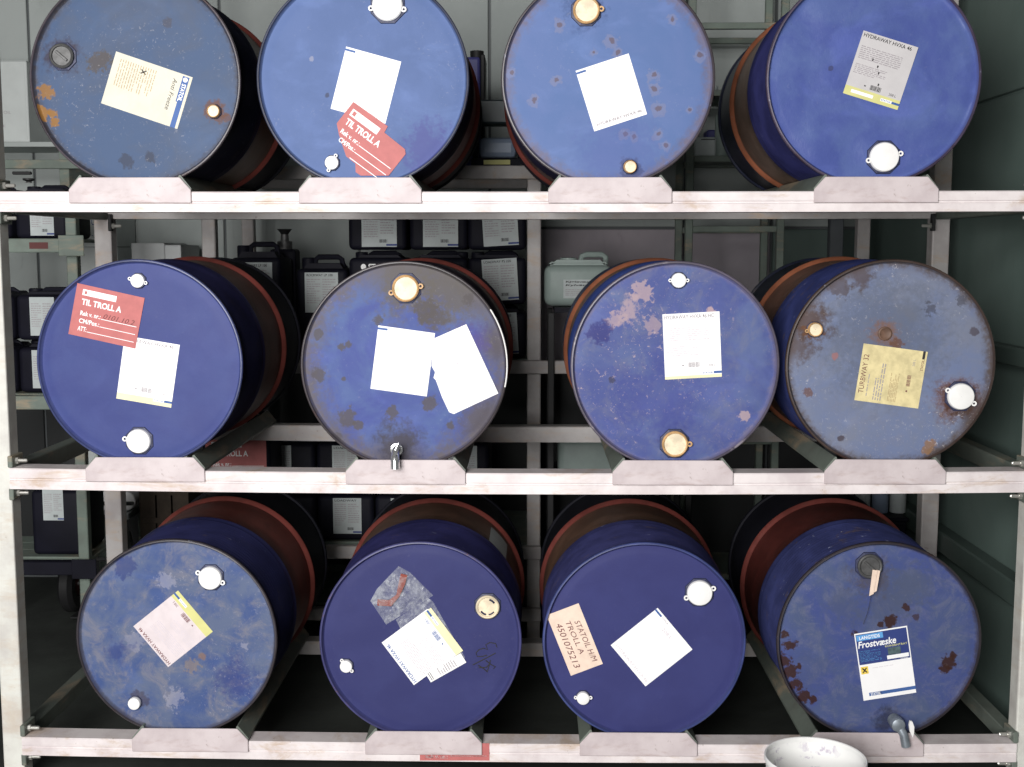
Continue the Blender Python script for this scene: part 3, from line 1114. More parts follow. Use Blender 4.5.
# --- middle row, third: scuffed pale specks ---------------------------------
cx, cy = 675, 365
hm = head_material('head_scuffed_blue', lin(94, 106, 172, K), lin(112, 128, 180, K), 19.0,
                   edge=(lin(150, 136, 150, 0.6), 0.014, 0.6), smear=0.4, scuff=1.0, scuff_col=lin(205, 185, 195, 0.66), dent=0.2, chalk=0.3,
                   spots=sp(cx, cy, [(628, 310, 16, lin(205, 180, 188, 0.62), 0.75, 2.6), (642, 292, 11, lin(205, 180, 188, 0.62), 0.75, 2.6),
                                     (616, 318, 10, lin(205, 180, 188, 0.6), 0.7, 2.4), (652, 324, 9, lin(205, 180, 188, 0.6), 0.6, 2.6),
                                     (710, 312, 5, lin(215, 185, 190, 0.62), 0.9, 1.6), (746, 416, 6, lin(210, 185, 190, 0.62), 0.8, 1.8),
                                     (612, 380, 4, GRIME2, 0.6, 1.3), (674, 443, 19, lin(66, 74, 120, 0.5), 0.5, 1.2),
                                     (600, 333, 14, lin(66, 66, 140, K), 0.8, 1.2), (660, 395, 50, lin(76, 82, 168, K), 0.45, 1.2)]))
d, b = make_drum('scuffed blue drum flecked with pale scratches, product label, middle row', 'mid', 675, 675.5, hm,
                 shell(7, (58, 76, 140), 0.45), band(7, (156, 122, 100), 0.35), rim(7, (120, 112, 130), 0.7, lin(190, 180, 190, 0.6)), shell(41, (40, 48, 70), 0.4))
zf = zoom(520, 190, 2.557)
o, p = lab(d, b, zf((364, 318), (510, 310), (516, 477), (371, 485)), 'paper')
product_label(p, 'HYDRAWAY HVXA 46 HC', yellow='ink_straw', ink='ink_grey', strip_y=0.955, seed=31)
p.done()
bung(d, b, 678.4, 280.3, 7.6, (180, 0), 'white')
bung(d, b, 674.5, 443.4, 13.2, (0,), 'stained')

# --- middle row, fourth: rusty grey-blue ---------------------------------
cx, cy = 890.6, 363
hm = head_material('head_rusty_greyblue', lin(134, 148, 186, K), lin(144, 152, 176, K), 22.0,
                   edge=(lin(104, 88, 76, 0.55), 0.026, 0.9), smear=0.3, scuff=0.5, dent=0.18, chalk=0.3,
                   spots=sp(cx, cy, [(885, 335, 78, lin(104, 110, 124, 0.6), 0.5, 0.9),
                                     (885, 333, 17, lin(150, 112, 92, 0.6), 0.8, 1.4), (897, 344, 8, RUST, 0.7, 1.5),
                                     (812, 322, 24, lin(108, 84, 72, 0.52), 0.85, 1.3), (800, 345, 20, lin(108, 84, 72, 0.52), 0.7, 1.4), (815, 330, 11, RUST, 0.7, 1.3),
                                     (858, 276, 15, lin(104, 82, 72, 0.52), 0.7, 1.6), (838, 285, 14, lin(104, 82, 72, 0.52), 0.6, 1.6),
                                     (958, 398, 27, RUST, 0.85, 1.1), (962, 398, 19, DRUST, 0.8, 1.1), (972, 410, 20, lin(96, 76, 64, 0.52), 0.7, 1.4), (934, 447, 8, OCHRE, 0.7, 1.5),
                                     (810, 391, 6, RUST, 0.7, 1.4), (845, 438, 4, DRUST, 0.7, 1.4), (836, 355, 4, lin(200, 130, 120, 0.6), 0.6, 1.5),
                                     (930, 308, 8, GRIME2, 0.5, 2.0), (960, 300, 7, GRIME2, 0.5, 2.0), (974, 330, 5, DRUST, 0.6, 1.5)]))
d, b = make_drum('rusty grey-blue drum with yellowed sideways label, middle row beside green wall', 'mid', 890.6, 890.6, hm,
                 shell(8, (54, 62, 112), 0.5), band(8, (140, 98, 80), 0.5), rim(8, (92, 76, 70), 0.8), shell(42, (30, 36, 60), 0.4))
zf = zoom(740, 190, 2.556)
o, p = lab(d, b, zf((292, 537), (316, 392), (479, 418), (455, 560)), 'paper_yellow', look='yellowed oil-soaked label')
p.text('ink_brown', 'TURBWAY 32', 0.14, 0.82, 0.035, 0.115, 0.0)
p.lines('ink_grey', 0.10, 0.60, 0.16, 0.19, 1, 3)
p.lines('ink_grey', 0.05, 0.70, 0.27, 0.42, 4, 4)
p.lines('ink_brownpale', 0.06, 0.56, 0.50, 0.64, 6, 5)
p.bars('ink_brown', 0.36, 0.56, 0.75, 0.81)
p.quad('ink_brown', 0.26, 0.29, 0.76, 0.785, 'mark')
p.text('ink_grey', '208 L', 0.72, 0.84, 0.80, 0.835)
p.quad('ink', 0.86, 1.0, 0.93, 0.97)
p.text('ink_brown', 'STATOIL', 0.66, 0.85, 0.93, 0.97, 0.01)
p.done()
c = at(884.8, 333.6, HY) - b
obj('head_boss', lathe_bm([(0.020, 0), (0.0195, -0.004), (0.016, -0.006), (0.011, -0.003), (0.0005, -0.003)], 28, 'Y'),
    plain('boss_rust', lin(140, 108, 90, 0.6), 0.6, 0, 0.35, 50), d, c, True)
bung(d, b, 814.3, 329.3, 7.2, (190,), 'stained')
bung(d, b, 959.9, 396.2, 13.4, (155, -28), 'white')

# --- bottom row, first: chalky worn ---------------------------------
cx, cy = 175.6, 635
hm = head_material('head_chalky_blue', lin(84, 106, 162, K), lin(114, 128, 162, K), 25.0,
                   edge=(lin(104, 98, 104, 0.55), 0.010, 0.7), smear=0.35, scuff=0.22, dent=0.18, chalk=0.75, mott=(0.36, 0.6), mscale=9,
                   spots=sp(cx, cy, [(165, 575, 10, PALE, 0.5, 2.4), (130, 640, 12, PALE, 0.35, 2.4), (190, 668, 9, lin(170, 150, 130, 0.6), 0.5, 2.4),
                                     (202, 656, 5, OCHRE, 0.5, 1.6), (170, 700, 12, PALE, 0.5, 2.6), (245, 645, 6, PALE, 0.5, 2.4),
                                     (235, 680, 26, lin(58, 70, 145, K), 0.6, 1.4), (125, 560, 14, lin(54, 68, 138, K), 0.6, 1.6),
                                     (112, 650, 16, lin(54, 66, 140, K), 0.5, 1.8), (134, 702, 10, DRUST, 0.5, 1.4)]))
d, b = make_drum('chalky worn blue drum with diamond-set yellow-edged label, bottom row', 'low', 175.6, 179, hm,
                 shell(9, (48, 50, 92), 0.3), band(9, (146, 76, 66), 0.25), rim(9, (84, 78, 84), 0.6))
zf = zoom(0, 460, 2.497)
o, p = lab(d, b, zf((420, 517), (333, 415), (446, 325), (533, 430)), 'paper_pink', look='pinkish white product label with yellow edge')
product_label(p, 'HYDRAWAY HVXA 46', ink='ink_brown', strip_y=0.85, seed=41)
p.done()
bung(d, b, 211, 577.3, 12.2, (155, -20), 'white')
bung(d, b, 135.4, 702.3, 6.6, (), 'white')

# --- bottom row, second: clean with plastic bag ---------------------------------
cx, cy = 420.4, 634
hm = head_material('head_clean_blue_b', lin(67, 70, 126, K), lin(71, 75, 132, K), 28.0,
                   edge=(lin(110, 110, 160, 0.5), 0.004, 0.4), smear=0.1, scuff=0.03, dent=0.1, rough=0.52)
d, b = make_drum('clean dark blue drum with clear plastic bag and two labels, bottom row', 'low', 420.4, 419, hm,
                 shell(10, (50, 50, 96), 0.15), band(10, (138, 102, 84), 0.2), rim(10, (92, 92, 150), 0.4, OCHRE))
zf = zoom(360, 560, 5.9)
film, pf = lab(d, b, zf((212, 352), (400, 222), (560, 440), (372, 570)), 'film', 'film_sleeve', 0,
               zf((212, 352), (400, 222), (430, 245), (620, 575), (600, 600), (240, 410)), 'clear plastic sleeve under the labels')
o, p = lab(d, b, zf((318, 738), (128, 487), (415, 288), (605, 530)), 'paper', 'label', 1,
           zf((318, 738), (128, 487), (395, 290), (420, 288), (605, 535), (384, 690)))
product_label(p, 'HYDRAWAY HVXA 46', yellow='ink_straw', ink='ink_blue', strip_y=0.86, seed=51)
p.done()
o, p = lab(d, b, zf((418, 722), (385, 668), (585, 545), (618, 590)), 'paper', 'address_label', 2)
p.lines('ink', 0.10, 0.9, 0.05, 0.14, 2, 61)
p.lines('ink_grey', 0.15, 0.9, 0.30, 0.80, 8, 62)
p.done()
# the bag: a puffed pouch of film with a strap folded inside
P2 = [at(q[0], q[1], HY) - b for q in zf((228, 35), (295, 72), (432, 208), (155, 380), (62, 240), (100, 170))]
ctr = sum(P2, Vector()) / len(P2)
bm = bmesh.new()
top = bm.verts.new(ctr + Vector((0, -0.020, 0)))
inner = [bm.verts.new(ctr + (q - ctr) * 0.55 + Vector((0, -0.014 - 0.004 * (i % 2), 0))) for i, q in enumerate(P2)]
outer = [bm.verts.new(q + Vector((0, -0.002, 0))) for q in P2]
back = bm.verts.new(ctr + Vector((0, -0.0012, 0)))
for i in range(len(P2)):
    j = (i + 1) % len(P2)
    bm.faces.new((top, inner[i], inner[j]))
    bm.faces.new((inner[i], outer[i], outer[j], inner[j]))
    bm.faces.new((back, outer[j], outer[i]))
bmesh.ops.recalc_face_normals(bm, faces=bm.faces[:])
bag = obj('plastic_bag', bm, M['film'], d)
bag['label'] = 'clear plastic bag with red-brown strap inside'
sp3 = [at(q[0], q[1], HY) - b + Vector((0, -0.009, 0)) for q in zf((105, 245), (180, 248), (225, 205), (250, 130), (262, 80))]
bm = bmesh.new()
prev = None
for i, q in enumerate(sp3):
    a = sp3[max(0, i - 1)]
    c = sp3[min(len(sp3) - 1, i + 1)]
    t = (c - a).normalized()
    nrm = Vector((-t.z, 0, t.x))
    wd = 0.0095 if i not in (2,) else 0.005
    off = Vector((0, -0.003 * (i % 2), 0))
    cur = [bm.verts.new(q + nrm * wd + off), bm.verts.new(q - nrm * wd + off), bm.verts.new(q - nrm * wd + off + Vector((0, 0.002, 0))), bm.verts.new(q + nrm * wd + off + Vector((0, 0.002, 0)))]
    if prev:
        for k in range(4):
            l = (k + 1) % 4
            bm.faces.new((prev[k], prev[l], cur[l], cur[k]))
    else:
        bm.faces.new(cur)
    prev = cur
bm.faces.new(prev[::-1])
bmesh.ops.recalc_face_normals(bm, faces=bm.faces[:])
obj('strap', bm, M['redstrap'], bag)
# marker scribble
for st in ([(808, 515), (800, 492), (765, 486), (742, 500), (752, 528), (728, 520), (700, 530), (684, 548), (692, 568), (722, 568), (748, 560)],
           [(665, 618), (720, 590), (800, 548)],
           [(697, 620), (730, 640), (752, 660)],
           [(700, 634), (745, 632), (765, 610), (770, 590), (752, 655)],
           [(742, 592), (772, 615), (800, 630), (785, 640)]):
    pts = [at(q[0], q[1], HY) - b + Vector((0, -0.0012, 0)) for q in zf(*st)]
    obj('marker_stroke', tube_bm(pts, 0.0015, 5), M['ink'], d)
bung(d, b, 487.7, 606, 12.2, (), 'cream')
bung(d, b, 346.7, 665.2, 6.6, (125, -40), 'white')
# white label wrapped round the red band
bm = bmesh.new()
rows = []
for k in range(9):
    a = math.radians(33 + k * 2.0)
    rows.append([bm.verts.new((math.cos(a) * r, y, R_DRUM + math.sin(a) * r)) for (y, r) in ((0.335, 0.2902), (0.52, 0.2902), (0.52, 0.2897), (0.335, 0.2897))])
for k in range(8):
    for m_ in range(4):
        n_ = (m_ + 1) % 4
        bm.faces.new((rows[k][m_], rows[k][n_], rows[k + 1][n_], rows[k + 1][m_]))
bm.faces.new(rows[0])
bm.faces.new(rows[-1][::-1])
bmesh.ops.recalc_face_normals(bm, faces=bm.faces[:])
obj('band_label', bm, M['canlabel'], d)

# --- bottom row, third: handwritten card ---------------------------------
cx, cy = 644.6, 637
hm = head_material('head_clean_blue_c', lin(69, 72, 131, K), lin(73, 77, 138, K), 31.0,
                   edge=(lin(110, 120, 170, 0.5), 0.004, 0.4), smear=0.08, scuff=0.02, dent=0.08, rough=0.52)
d, b = make_drum('clean dark blue drum with handwritten brown card and tilted white label, bottom row', 'low', 644.6, 642.5, hm,
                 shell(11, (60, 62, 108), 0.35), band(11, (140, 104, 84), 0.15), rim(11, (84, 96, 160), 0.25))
zf = zoom(540, 595, 6.4)
o, p = lab(d, b, zf((753, 82), (976, 348), (657, 580), (445, 312)), 'paper')
white_label(p, blue_frac=0.17)
p.done()
o, p = lab(d, b, zf((247, 52), (402, 440), (190, 518), (42, 130)), 'card', 'card_tag', 0, look='brown card with handwriting')
p.text('ink_brown', 'STATOIL H/M', 0.24, 0.92, 0.16, 0.32, 0.0, 0.15, slope=-0.06)
p.text('ink_brown', 'TROLL A', 0.20, 0.74, 0.42, 0.57, 0.0, 0.15, slope=-0.05)
p.text('ink_brown', '4501075213', 0.18, 0.92, 0.68, 0.86, 0.0, 0.2, slope=-0.04)
p.done()
bung(d, b, 699.4, 592.2, 13.2, (200, 20), 'white')
bung(d, b, 583, 697, 6.8, (175, 5), 'white')

# --- bottom row, fourth: peeling, frost label, zinc tap ---------------------------------
cx, cy = 879.7, 634
peel = [(790, 640, 8), (784, 655, 9), (791, 668, 9), (796, 682, 8), (805, 694, 7), (815, 697, 5), (785, 628, 5), (800, 662, 4)]
hm = head_material('head_peeling_blue', lin(84, 98, 162, K), lin(96, 110, 150, K), 34.0,
                   edge=(lin(84, 78, 84, 0.5), 0.010, 0.8), smear=0.3, scuff=0.06, dent=0.15, chalk=0.35,
                   spots=sp(cx, cy, [(890, 590, 38, lin(98, 108, 140, 0.58), 0.7, 1.6), (915, 575, 30, lin(98, 108, 140, 0.58), 0.7, 1.6),
                                     (845, 600, 24, lin(96, 106, 140, 0.58), 0.6, 1.8), (810, 665, 26, lin(92, 104, 146, 0.58), 0.5, 1.8), (868, 566, 24, GRIME, 0.6, 1.4),
                                     (892, 613, 8, DRUST, 0.95, 2.0), (882, 617, 4, DRUST, 0.9, 2.0), (856, 628, 5, DRUST, 0.85, 2.0), (908, 599, 4, DRUST, 0.9, 2.2), (918, 609, 4, DRUST, 0.7, 2.0),
                                     (952, 656, 9, DRUST, 0.95, 1.6), (949, 664, 6, DRUST, 0.95, 1.6), (957, 650, 5, DRUST, 0.9, 1.6),
                                     (894, 719, 18, lin(50, 48, 60, 0.5), 0.7, 1.1)] +
                            [(q[0], q[1], q[2], DRUST, 0.95, 1.7) for q in peel]))
d, b = make_drum('peeling blue drum with navy and white frost-fluid label and zinc tap, bottom row', 'low', 879.7, 878, hm,
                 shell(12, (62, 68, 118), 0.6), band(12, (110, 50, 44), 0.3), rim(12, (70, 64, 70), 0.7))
zf = zoom(845, 540, 4.648)
o, p = lab(d, b, zf((42, 437), (288, 398), (328, 702), (80, 748)), 'paper', look='navy and white frost-fluid label')
p.quad('ink_navy', 0.02, 0.98, 0.02, 0.47)
p.quad('ink_sky', 0.03, 0.53, 0.03, 0.115, lv=1)
p.text('ink_white', 'LANGTIDS', 0.08, 0.47, 0.05, 0.10, 0.02, lv=2)
p.text('ink_white', 'Frostvæske', 0.04, 0.76, 0.125, 0.225, 0.02, 0.2, lv=1)
p.text('ink_yellow', 'KONSENTRAT', 0.54, 0.96, 0.235, 0.265, 0.01, lv=1)
p.quad('ink_pic', 0.58, 0.82, 0.28, 0.385, 'picture', lv=1)
p.quad('ink_white', 0.55, 0.96, 0.39, 0.445, lv=1)
p.lines('ink_sky', 0.05, 0.45, 0.27, 0.44, 8, 71)
p.poly('ink_orange', [(0.03, 0.50), (0.17, 0.50), (0.17, 0.61), (0.03, 0.61)])
for s in (1, -1):
    p.poly('ink', [(0.10 - 0.05 * s, 0.525), (0.10 - 0.03 * s, 0.515), (0.10 + 0.05 * s, 0.585), (0.10 + 0.03 * s, 0.595)], lv=1)
p.lines('ink_pale', 0.25, 0.75, 0.535, 0.55, 1, 72)
p.quad('ink_blue', 0.30, 1.0, 0.895, 0.945)
p.text('ink_white', 'STATOIL', 0.15, 0.34, 0.90, 0.94, 0.02, lv=1)
p.quad('ink_blue', 0.12, 0.36, 0.895, 0.945)
p.text('ink_white', 'STATOIL', 0.80, 0.94, 0.452, 0.466, 0.02, lv=1)
p.done()
bung(d, b, 869, 565.4, 12.5, (), 'steel')
for q in (((118, 128), (140, 132), (122, 240), (102, 250)), ((138, 130), (154, 135), (138, 228), (124, 236))):
    bm = bmesh.new()
    pts = [at(x, y, HY) - b for (x, y) in zf(*q)]
    y0 = -0.022 if q[0][0] == 118 else -0.019
    add_prism(bm, [(w_.x, w_.z) for w_ in pts], HEAD_Y + y0 - 0.0014, HEAD_Y + y0, 'Y')
    obj('hanging_tag', bm, M['card'], d)
obj('tag_string', tube_bm([at(*q, HY) - b + Vector((0, -0.012, 0)) for q in zf((118, 245), (100, 330), (80, 385))], 0.0006, 5), M['ink'], d)
tap(d, b, 894, 719.6, 'zinc')


# ------------------------------------------------------------------ canisters and shelves behind the rack
def rounded_box(bm, x0, x1, y0, y1, z0, z1, r, seg=3):
    add_box(bm, x0, x1, y0, y1, z0, z1, bevel=r, seg=seg)


def can_meshes(w, h, dep, cap_side=-1):
    """moulded canister: body with shoulder, arched handle, cap"""
    body = bmesh.new()
    hb = h * 0.86
    rounded_box(body, -w / 2, w / 2, 0, dep, 0, hb, 0.02)
    add_prism(body, [(-w * 0.40, hb - 0.004), (w * 0.40, hb - 0.004), (w * 0.32, h * 0.91), (-w * 0.32, h * 0.91)], dep * 0.2, dep * 0.8, 'Y')
    hd = bmesh.new()
    z = h * 0.90
    add_tube(hd, [(-w * 0.24, dep * 0.5, z - 0.01), (-w * 0.21, dep * 0.5, h - 0.022), (-w * 0.15, dep * 0.5, h - 0.0125), (w * 0.24, dep * 0.5, h - 0.0125), (w * 0.31, dep * 0.5, h - 0.022), (w * 0.34, dep * 0.5, z - 0.02)], 0.011, 8)
    cp = bmesh.new()
    add_lathe(cp, [(0.026, hb - 0.01), (0.026, h * 0.955), (0.022, h * 0.965), (0.0005, h * 0.965)], 16, 'Z', (cap_side * w * 0.36, dep * 0.5, 0))
    out = []
    for bmx, nm in ((body, 'body'), (hd, 'handle'), (cp, 'cap')):
        me = bpy.data.meshes.new(nm)
        bmx.normal_update()
        bmx.to_mesh(me)
        bmx.free()
        for pol_ in me.polygons:
            pol_.use_smooth = True
        try:
            me.set_sharp_from_angle(angle=math.radians(40))
        except Exception:
            pass
        out.append((nm, me))
    return out


_canc = {}


def canister(x, y, z, w, h, dep, label, mats, cat='canister', group=None, name='canister', stick=None, title=None, cap_side=-1, lab_mat='canlabel', seed=0, rot=0.0):
    key = (round(w, 3), round(h, 3), round(dep, 3), cap_side)
    if key not in _canc:
        _canc[key] = can_meshes(w, h, dep, cap_side)
    t = tag(empty(name, (x, y, z)), label, cat, group)
    for nm, me in _canc[key]:
        if not me.materials:
            me.materials.append(M['can'])
        o = bpy.data.objects.new(nm, me)
        link(o, t)
        o.material_slots[0].link = 'OBJECT'
        o.material_slots[0].material = M[mats[0] if nm == 'body' else mats[1] if nm == 'handle' else mats[2]]
    if stick:
        for (x0, x1, z0, z1) in [stick]:
            lw, lh = (x1 - x0), (z1 - z0)
            bm = bmesh.new()
            add_prism(bm, [(0, 0), (lw, 0), (lw, -lh), (0, -lh)], 0.0, 0.0008, 'Z')
            lo = obj('label', bm, M[lab_mat], t)
            lo.matrix_local = frame(Vector((x0, -0.0006, z1)), Vector((1, 0, math.tan(rot))), Vector((0, 0, 1)))
            p = Print(lo, lw, lh, 0.0011)
            if lab_mat == 'red':
                red_label(p)
            else:
                if title:
                    p.text('ink', title, 0.06, 0.84, 0.035, 0.095, 0.015)
                p.lines('ink_grey', 0.06, 0.46, 0.16, 0.80, 11, seed)
                p.lines('ink_grey', 0.53, 0.92, 0.16, 0.72, 9, seed + 1)
                p.bars('ink', 0.50, 0.74, 0.82, 0.90, 10)
                p.quad('ink_navy', 0.70, 1.0, 0.93, 0.975)
            p.done()
    return t


def zat(py, Y):
    return at(512, py, Y).z


def xat(px, Y):
    return at(px, 300, Y).x


YA = 1.36                                    # front of the shelving behind the drums
XA0, XA1 = xat(210, YA), xat(534, YA)
shelfA = tag(empty('storage_shelf', ((XA0 + XA1) / 2, YA, 0)), 'grey steel shelving loaded with black canisters behind the drum rack', 'shelving')
SB = shelfA.location.copy()


def part_at(name, bm, mat, parent, B):
    bmesh.ops.translate(bm, verts=bm.verts[:], vec=-B)
    return obj(name, bm, mat, parent)


for x in (XA0, XA1):
    for y in (YA, YA + 0.66):
        part_at('upright', box_bm(x - 0.027, x + 0.027, y, y + 0.05, 0.0, 2.30 if x < 0 else 1.99, bevel=0.004), M['backrack'], shelfA, SB)
levelsA = [zat(166, YA), zat(360, YA), zat(545, YA), 0.16]
for z in levelsA:
    h = 0.052
    part_at('shelf_beam', box_bm(XA0 - 0.02, XA1 + 0.27 if abs(z - levelsA[1]) < 0.01 else XA1 + 0.03, YA - 0.032, YA - 0.001, z - h, z, bevel=0.003), M['backrack'], shelfA, SB)
    part_at('shelf_beam', box_bm(XA0 + 0.03, XA1 - 0.03, YA + 0.67, YA + 0.70, z - h, z - 0.013, bevel=0.003), M['backrack'], shelfA, SB)
    n = 5
    for i in range(n):
        y0 = YA + 0.052 + i * 0.121
        part_at('shelf_board', box_bm(XA0 - 0.02, XA1 + 0.02, y0, y0 + 0.117, z - 0.014, z - 0.001), M['backgreen'], shelfA, SB)

CANG = 'black canisters stacked on the shelving'
YC = YA + 0.06
WC, HC = 0.232, 0.2165
z1 = levelsA[1]
rowname = ['bottom', 'middle', 'top']
colname = ['beside the tall canisters', 'in the centre column of the stack', 'against the shelf upright']
ckx = [xat(378, YC), xat(439, YC), xat(497, YC)]
for r in range(3):
    for c_ in range(3):
        title = 'LOADWAY PS 220' if c_ == 2 else 'STATOIL'
        st = (-0.062, 0.078, 0.012, 0.178)
        if r == 1 and c_ < 2:
            st = (-0.062, 0.078, 0.012, 0.10)
        t = canister(ckx[c_], YC, z1 + r * (HC + 0.001), WC, HC, 0.30,
                     'black canister %s, %s layer' % (colname[c_], rowname[r]), ('can', 'can', 'can'), group=CANG,
                     stick=st, title=title if not (r == 1 and c_ < 2) else None, seed=r * 7 + c_, rot=0.06 if c_ == 2 else 0.0, cap_side=1 if c_ == 1 else -1)
        if r == 1 and c_ < 2:
            bm = bmesh.new()
            add_prism(bm, [(0, 0), (0.15, 0), (0.15, -0.03), (0, -0.03)], 0.0, 0.0006, 'Z')
            lo = obj('name_strip', bm, M['can'], t)
            lo.matrix_local = frame(Vector((-0.07, -0.0004, 0.165)), Vector((1, 0, 0)), Vector((0, 0, 1)))
            p = Print(lo, 0.15, 0.03, 0.0009)
            p.text('ink_white', 'STATOIL', 0.22, 0.95, 0.1, 0.9, 0.03)
            p.poly('ink_white', [(0.09 + 0.07 * math.cos(a * PI / 6), 0.5 + 0.4 * math.sin(a * PI / 6)) for a in range(12)])
            p.done()

# tall canisters with handles
YT = YA + 0.06
x = xat(256, YT)
canister(x, YT, z1, 0.205, zat(241, YT) - z1, 0.24, 'tall black canister with white label and arched handle beside pump bottle', ('can', 'can', 'can'), group=CANG,
         stick=(-0.062, 0.068, 0.20, 0.385), title='ROCKWAY LP 100', seed=50)
x = xat(322, YT)
canister(x, YT, z1, 0.205, zat(254, YT) - z1, 0.24, 'black canister with white label between pump bottle and the stacked canisters', ('can', 'can', 'can'), group=CANG,
         stick=(-0.068, 0.066, 0.185, 0.345), title='ROCKWAY LP 100', seed=53)
# pump bottle behind them
xb, yb = xat(286, YT + 0.33), YT + 0.33
t = tag(empty('pump_bottle', (xb, yb, z1)), 'slim black bottle with flared dispenser top behind the canisters', 'bottle')
ht = zat(229, yb) - z1
obj('body', box_bm(-0.055, 0.055, -0.055, 0.055, 0, ht - 0.085, bevel=0.012, seg=2), M['can'], t)
obj('neck', lathe_bm([(0.032, ht - 0.086), (0.032, ht - 0.052), (0.018, ht - 0.050), (0.016, ht - 0.022)], 20, 'Z', cap0=True), M['steel'], t, smooth=True)
obj('dispenser_top', lathe_bm([(0.014, ht - 0.024), (0.022, ht - 0.012), (0.033, ht), (0.0005, ht - 0.004)], 20, 'Z', cap0=True), M['black'], t, smooth=True)

# lower shelf: two layers of canisters
z2 = levelsA[2]
low_x = [285, 345, 403, 460, 500]
lowlab = ['first along the lower shelf from its outer upright', 'second along the lower shelf', 'third along the lower shelf', 'fourth along the lower shelf', 'beside the upright on the lower shelf']
for r in range(2):
    for i, px in enumerate([283, 342, 401, 460, 499 + 16]):
        if i == 4 and r == 0:
            pass
        xx = xat(px, YC)
        if i == 4:
            xx = XA1 - 0.155
            xx = max(xx, xat(460, YC) + WC + 0.003)
        if xx + WC / 2 > XA1 - 0.03:
            continue
        st = (-0.05, 0.066, 0.03, 0.178) if i else (-0.03, 0.02, 0.03, 0.178)
        canister(xx, YC, z2 + r * (HC + 0.001), WC, HC, 0.30, 'black canister %s, %s layer' % (lowlab[i], ('lower', 'upper')[r]), ('can', 'can', 'can'),
                 group=CANG, stick=st, title='LOADWAY' if i else None, seed=80 + r * 5 + i)
# big canister with a red sticker
xx = xat(232, YA - 0.30)
canister(xx, YA - 0.30, 0.60, 0.26, 0.40, 0.22, 'black canister with red sticker under the middle row of drums', ('can', 'can', 'can'),
         stick=(-0.115, 0.115, 0.115, 0.30), lab_mat='red')
stand = tag(obj('plinth_box', box_bm(xx - 0.17, xx + 0.17, YA - 0.36, YA - 0.05, 0.0, 0.599, bevel=0.01), M['carton'], None),
            'pale box block under the red-stickered canister', 'box')

# top level of the grey shelving: crate, tray and battery-like boxes seen between the drums
zt = levelsA[0]
xx = xat(476, YA + 0.25)
t = tag(empty('tall_canister', (xx, YA + 0.22, zt)), 'tall dark blue canister with black cap between two top drums', 'canister')
hh = zat(50, YA + 0.25) - zt
obj('body', box_bm(-0.11, 0.022, 0, 0.2, 0, hh - 0.03, bevel=0.012, seg=2), M['purple'], t)
obj('corner_post', box_bm(0.0225, 0.04, 0.0, 0.2, 0, hh - 0.02, bevel=0.004), M['black'], t)
obj('cap', lathe_bm([(0.028, hh - 0.032), (0.028, hh), (0.0005, hh)], 18, 'Z', (0.006, 0.06, 0), cap0=True), M['black'], t, smooth=True)
xx = xat(498, YA + 0.10)
t = tag(empty('parts_tray', (xx, YA + 0.06, zt)), 'dark tray with pale bag and small yellow label on the shelf', 'tray')
obj('tray_base', box_bm(-0.105, 0.105, 0, 0.14, 0, 0.036, bevel=0.004), M['can'], t)
obj('bag', box_bm(-0.075, 0.075, 0.02, 0.12, 0.0365, 0.118, bevel=0.022, seg=2), M['bluegrey'], t)
obj('yellow_label', box_bm(-0.055, 0.05, -0.0012, -0.0002, 0.010, 0.028), M['ink_yellow'], t)
obj('tray_side', box_bm(-0.100, -0.08, 0.002, 0.138, 0.0365, 0.17, bevel=0.004), M['can'], t)
obj('tray_side', box_bm(0.08, 0.10, 0.002, 0.138, 0.0365, 0.17, bevel=0.004), M['can'], t)
obj('tray_lid', box_bm(-0.105, 0.105, 0, 0.14, 0.1705, 0.262, bevel=0.006), plain('tray_lid_grey', (0.05, 0.07, 0.08, 1), 0.4), t)

# ------------------------------------------------------------------ ladder-like shelf on the right
YB = 1.80
XB0, XB1 = xat(688, YB), xat(779, YB)
shelfB = tag(empty('utility_shelf', ((XB0 + XB1) / 2, YB, 0)), 'narrow green-grey shelf frame with rungs in front of the back wall', 'shelving')
BB = shelfB.location.copy()
for x in (XB0, XB1):
    for y in (YB, YB + 0.36):
        part_at('upright', box_bm(x - 0.016, x + 0.016, y, y + 0.032, 0, 2.98, bevel=0.003), M['backgreen'], shelfB, BB)
levB = [zat(23, YB), zat(90, YB), zat(156, YB), zat(226, YB), zat(438, YB), 0.18]
for i, z in enumerate(levB):
    for y in (YB + 0.002, YB + 0.364):
        part_at('rung', box_bm(XB0 + 0.0165, XB1 - 0.0165, y, y + 0.026, z - 0.026, z, bevel=0.002), M['backgreen'], shelfB, BB)
    if i in (1, 2, 4, 5):
        part_at('shelf_board', box_bm(XB0 + 0.017, XB1 - 0.017, YB + 0.029, YB + 0.363, z - 0.014, z - 0.001), M['backgreen'], shelfB, BB)
yb = YB + 0.06
t = tag(empty('white_jar', (xat(703, yb), yb + 0.05, levB[2])), 'short square white jar on the narrow shelf', 'jar')
obj('body', box_bm(-0.052, 0.046, -0.045, 0.045, 0, 0.085, bevel=0.010, seg=2), M['canlabel'], t)
obj('label_strip', box_bm(-0.02, 0.04, -0.0462, -0.0452, 0.072, 0.076), M['ink'], t)
t = tag(empty('white_bottle', (xat(721, yb), yb + 0.05, levB[2])), 'tall pale bottle beside the white jar', 'bottle')
obj('body', lathe_bm([(0.0005, 0), (0.030, 0.0), (0.033, 0.006), (0.033, 0.165), (0.028, 0.18), (0.024, 0.186), (0.0005, 0.188)], 24, 'Z'), M['whitecan'], t, smooth=True)
obj('cap', lathe_bm([(0.0235, 0.1865), (0.0235, 0.204), (0.0005, 0.204)], 20, 'Z'), M['whitecan'], t, smooth=True)
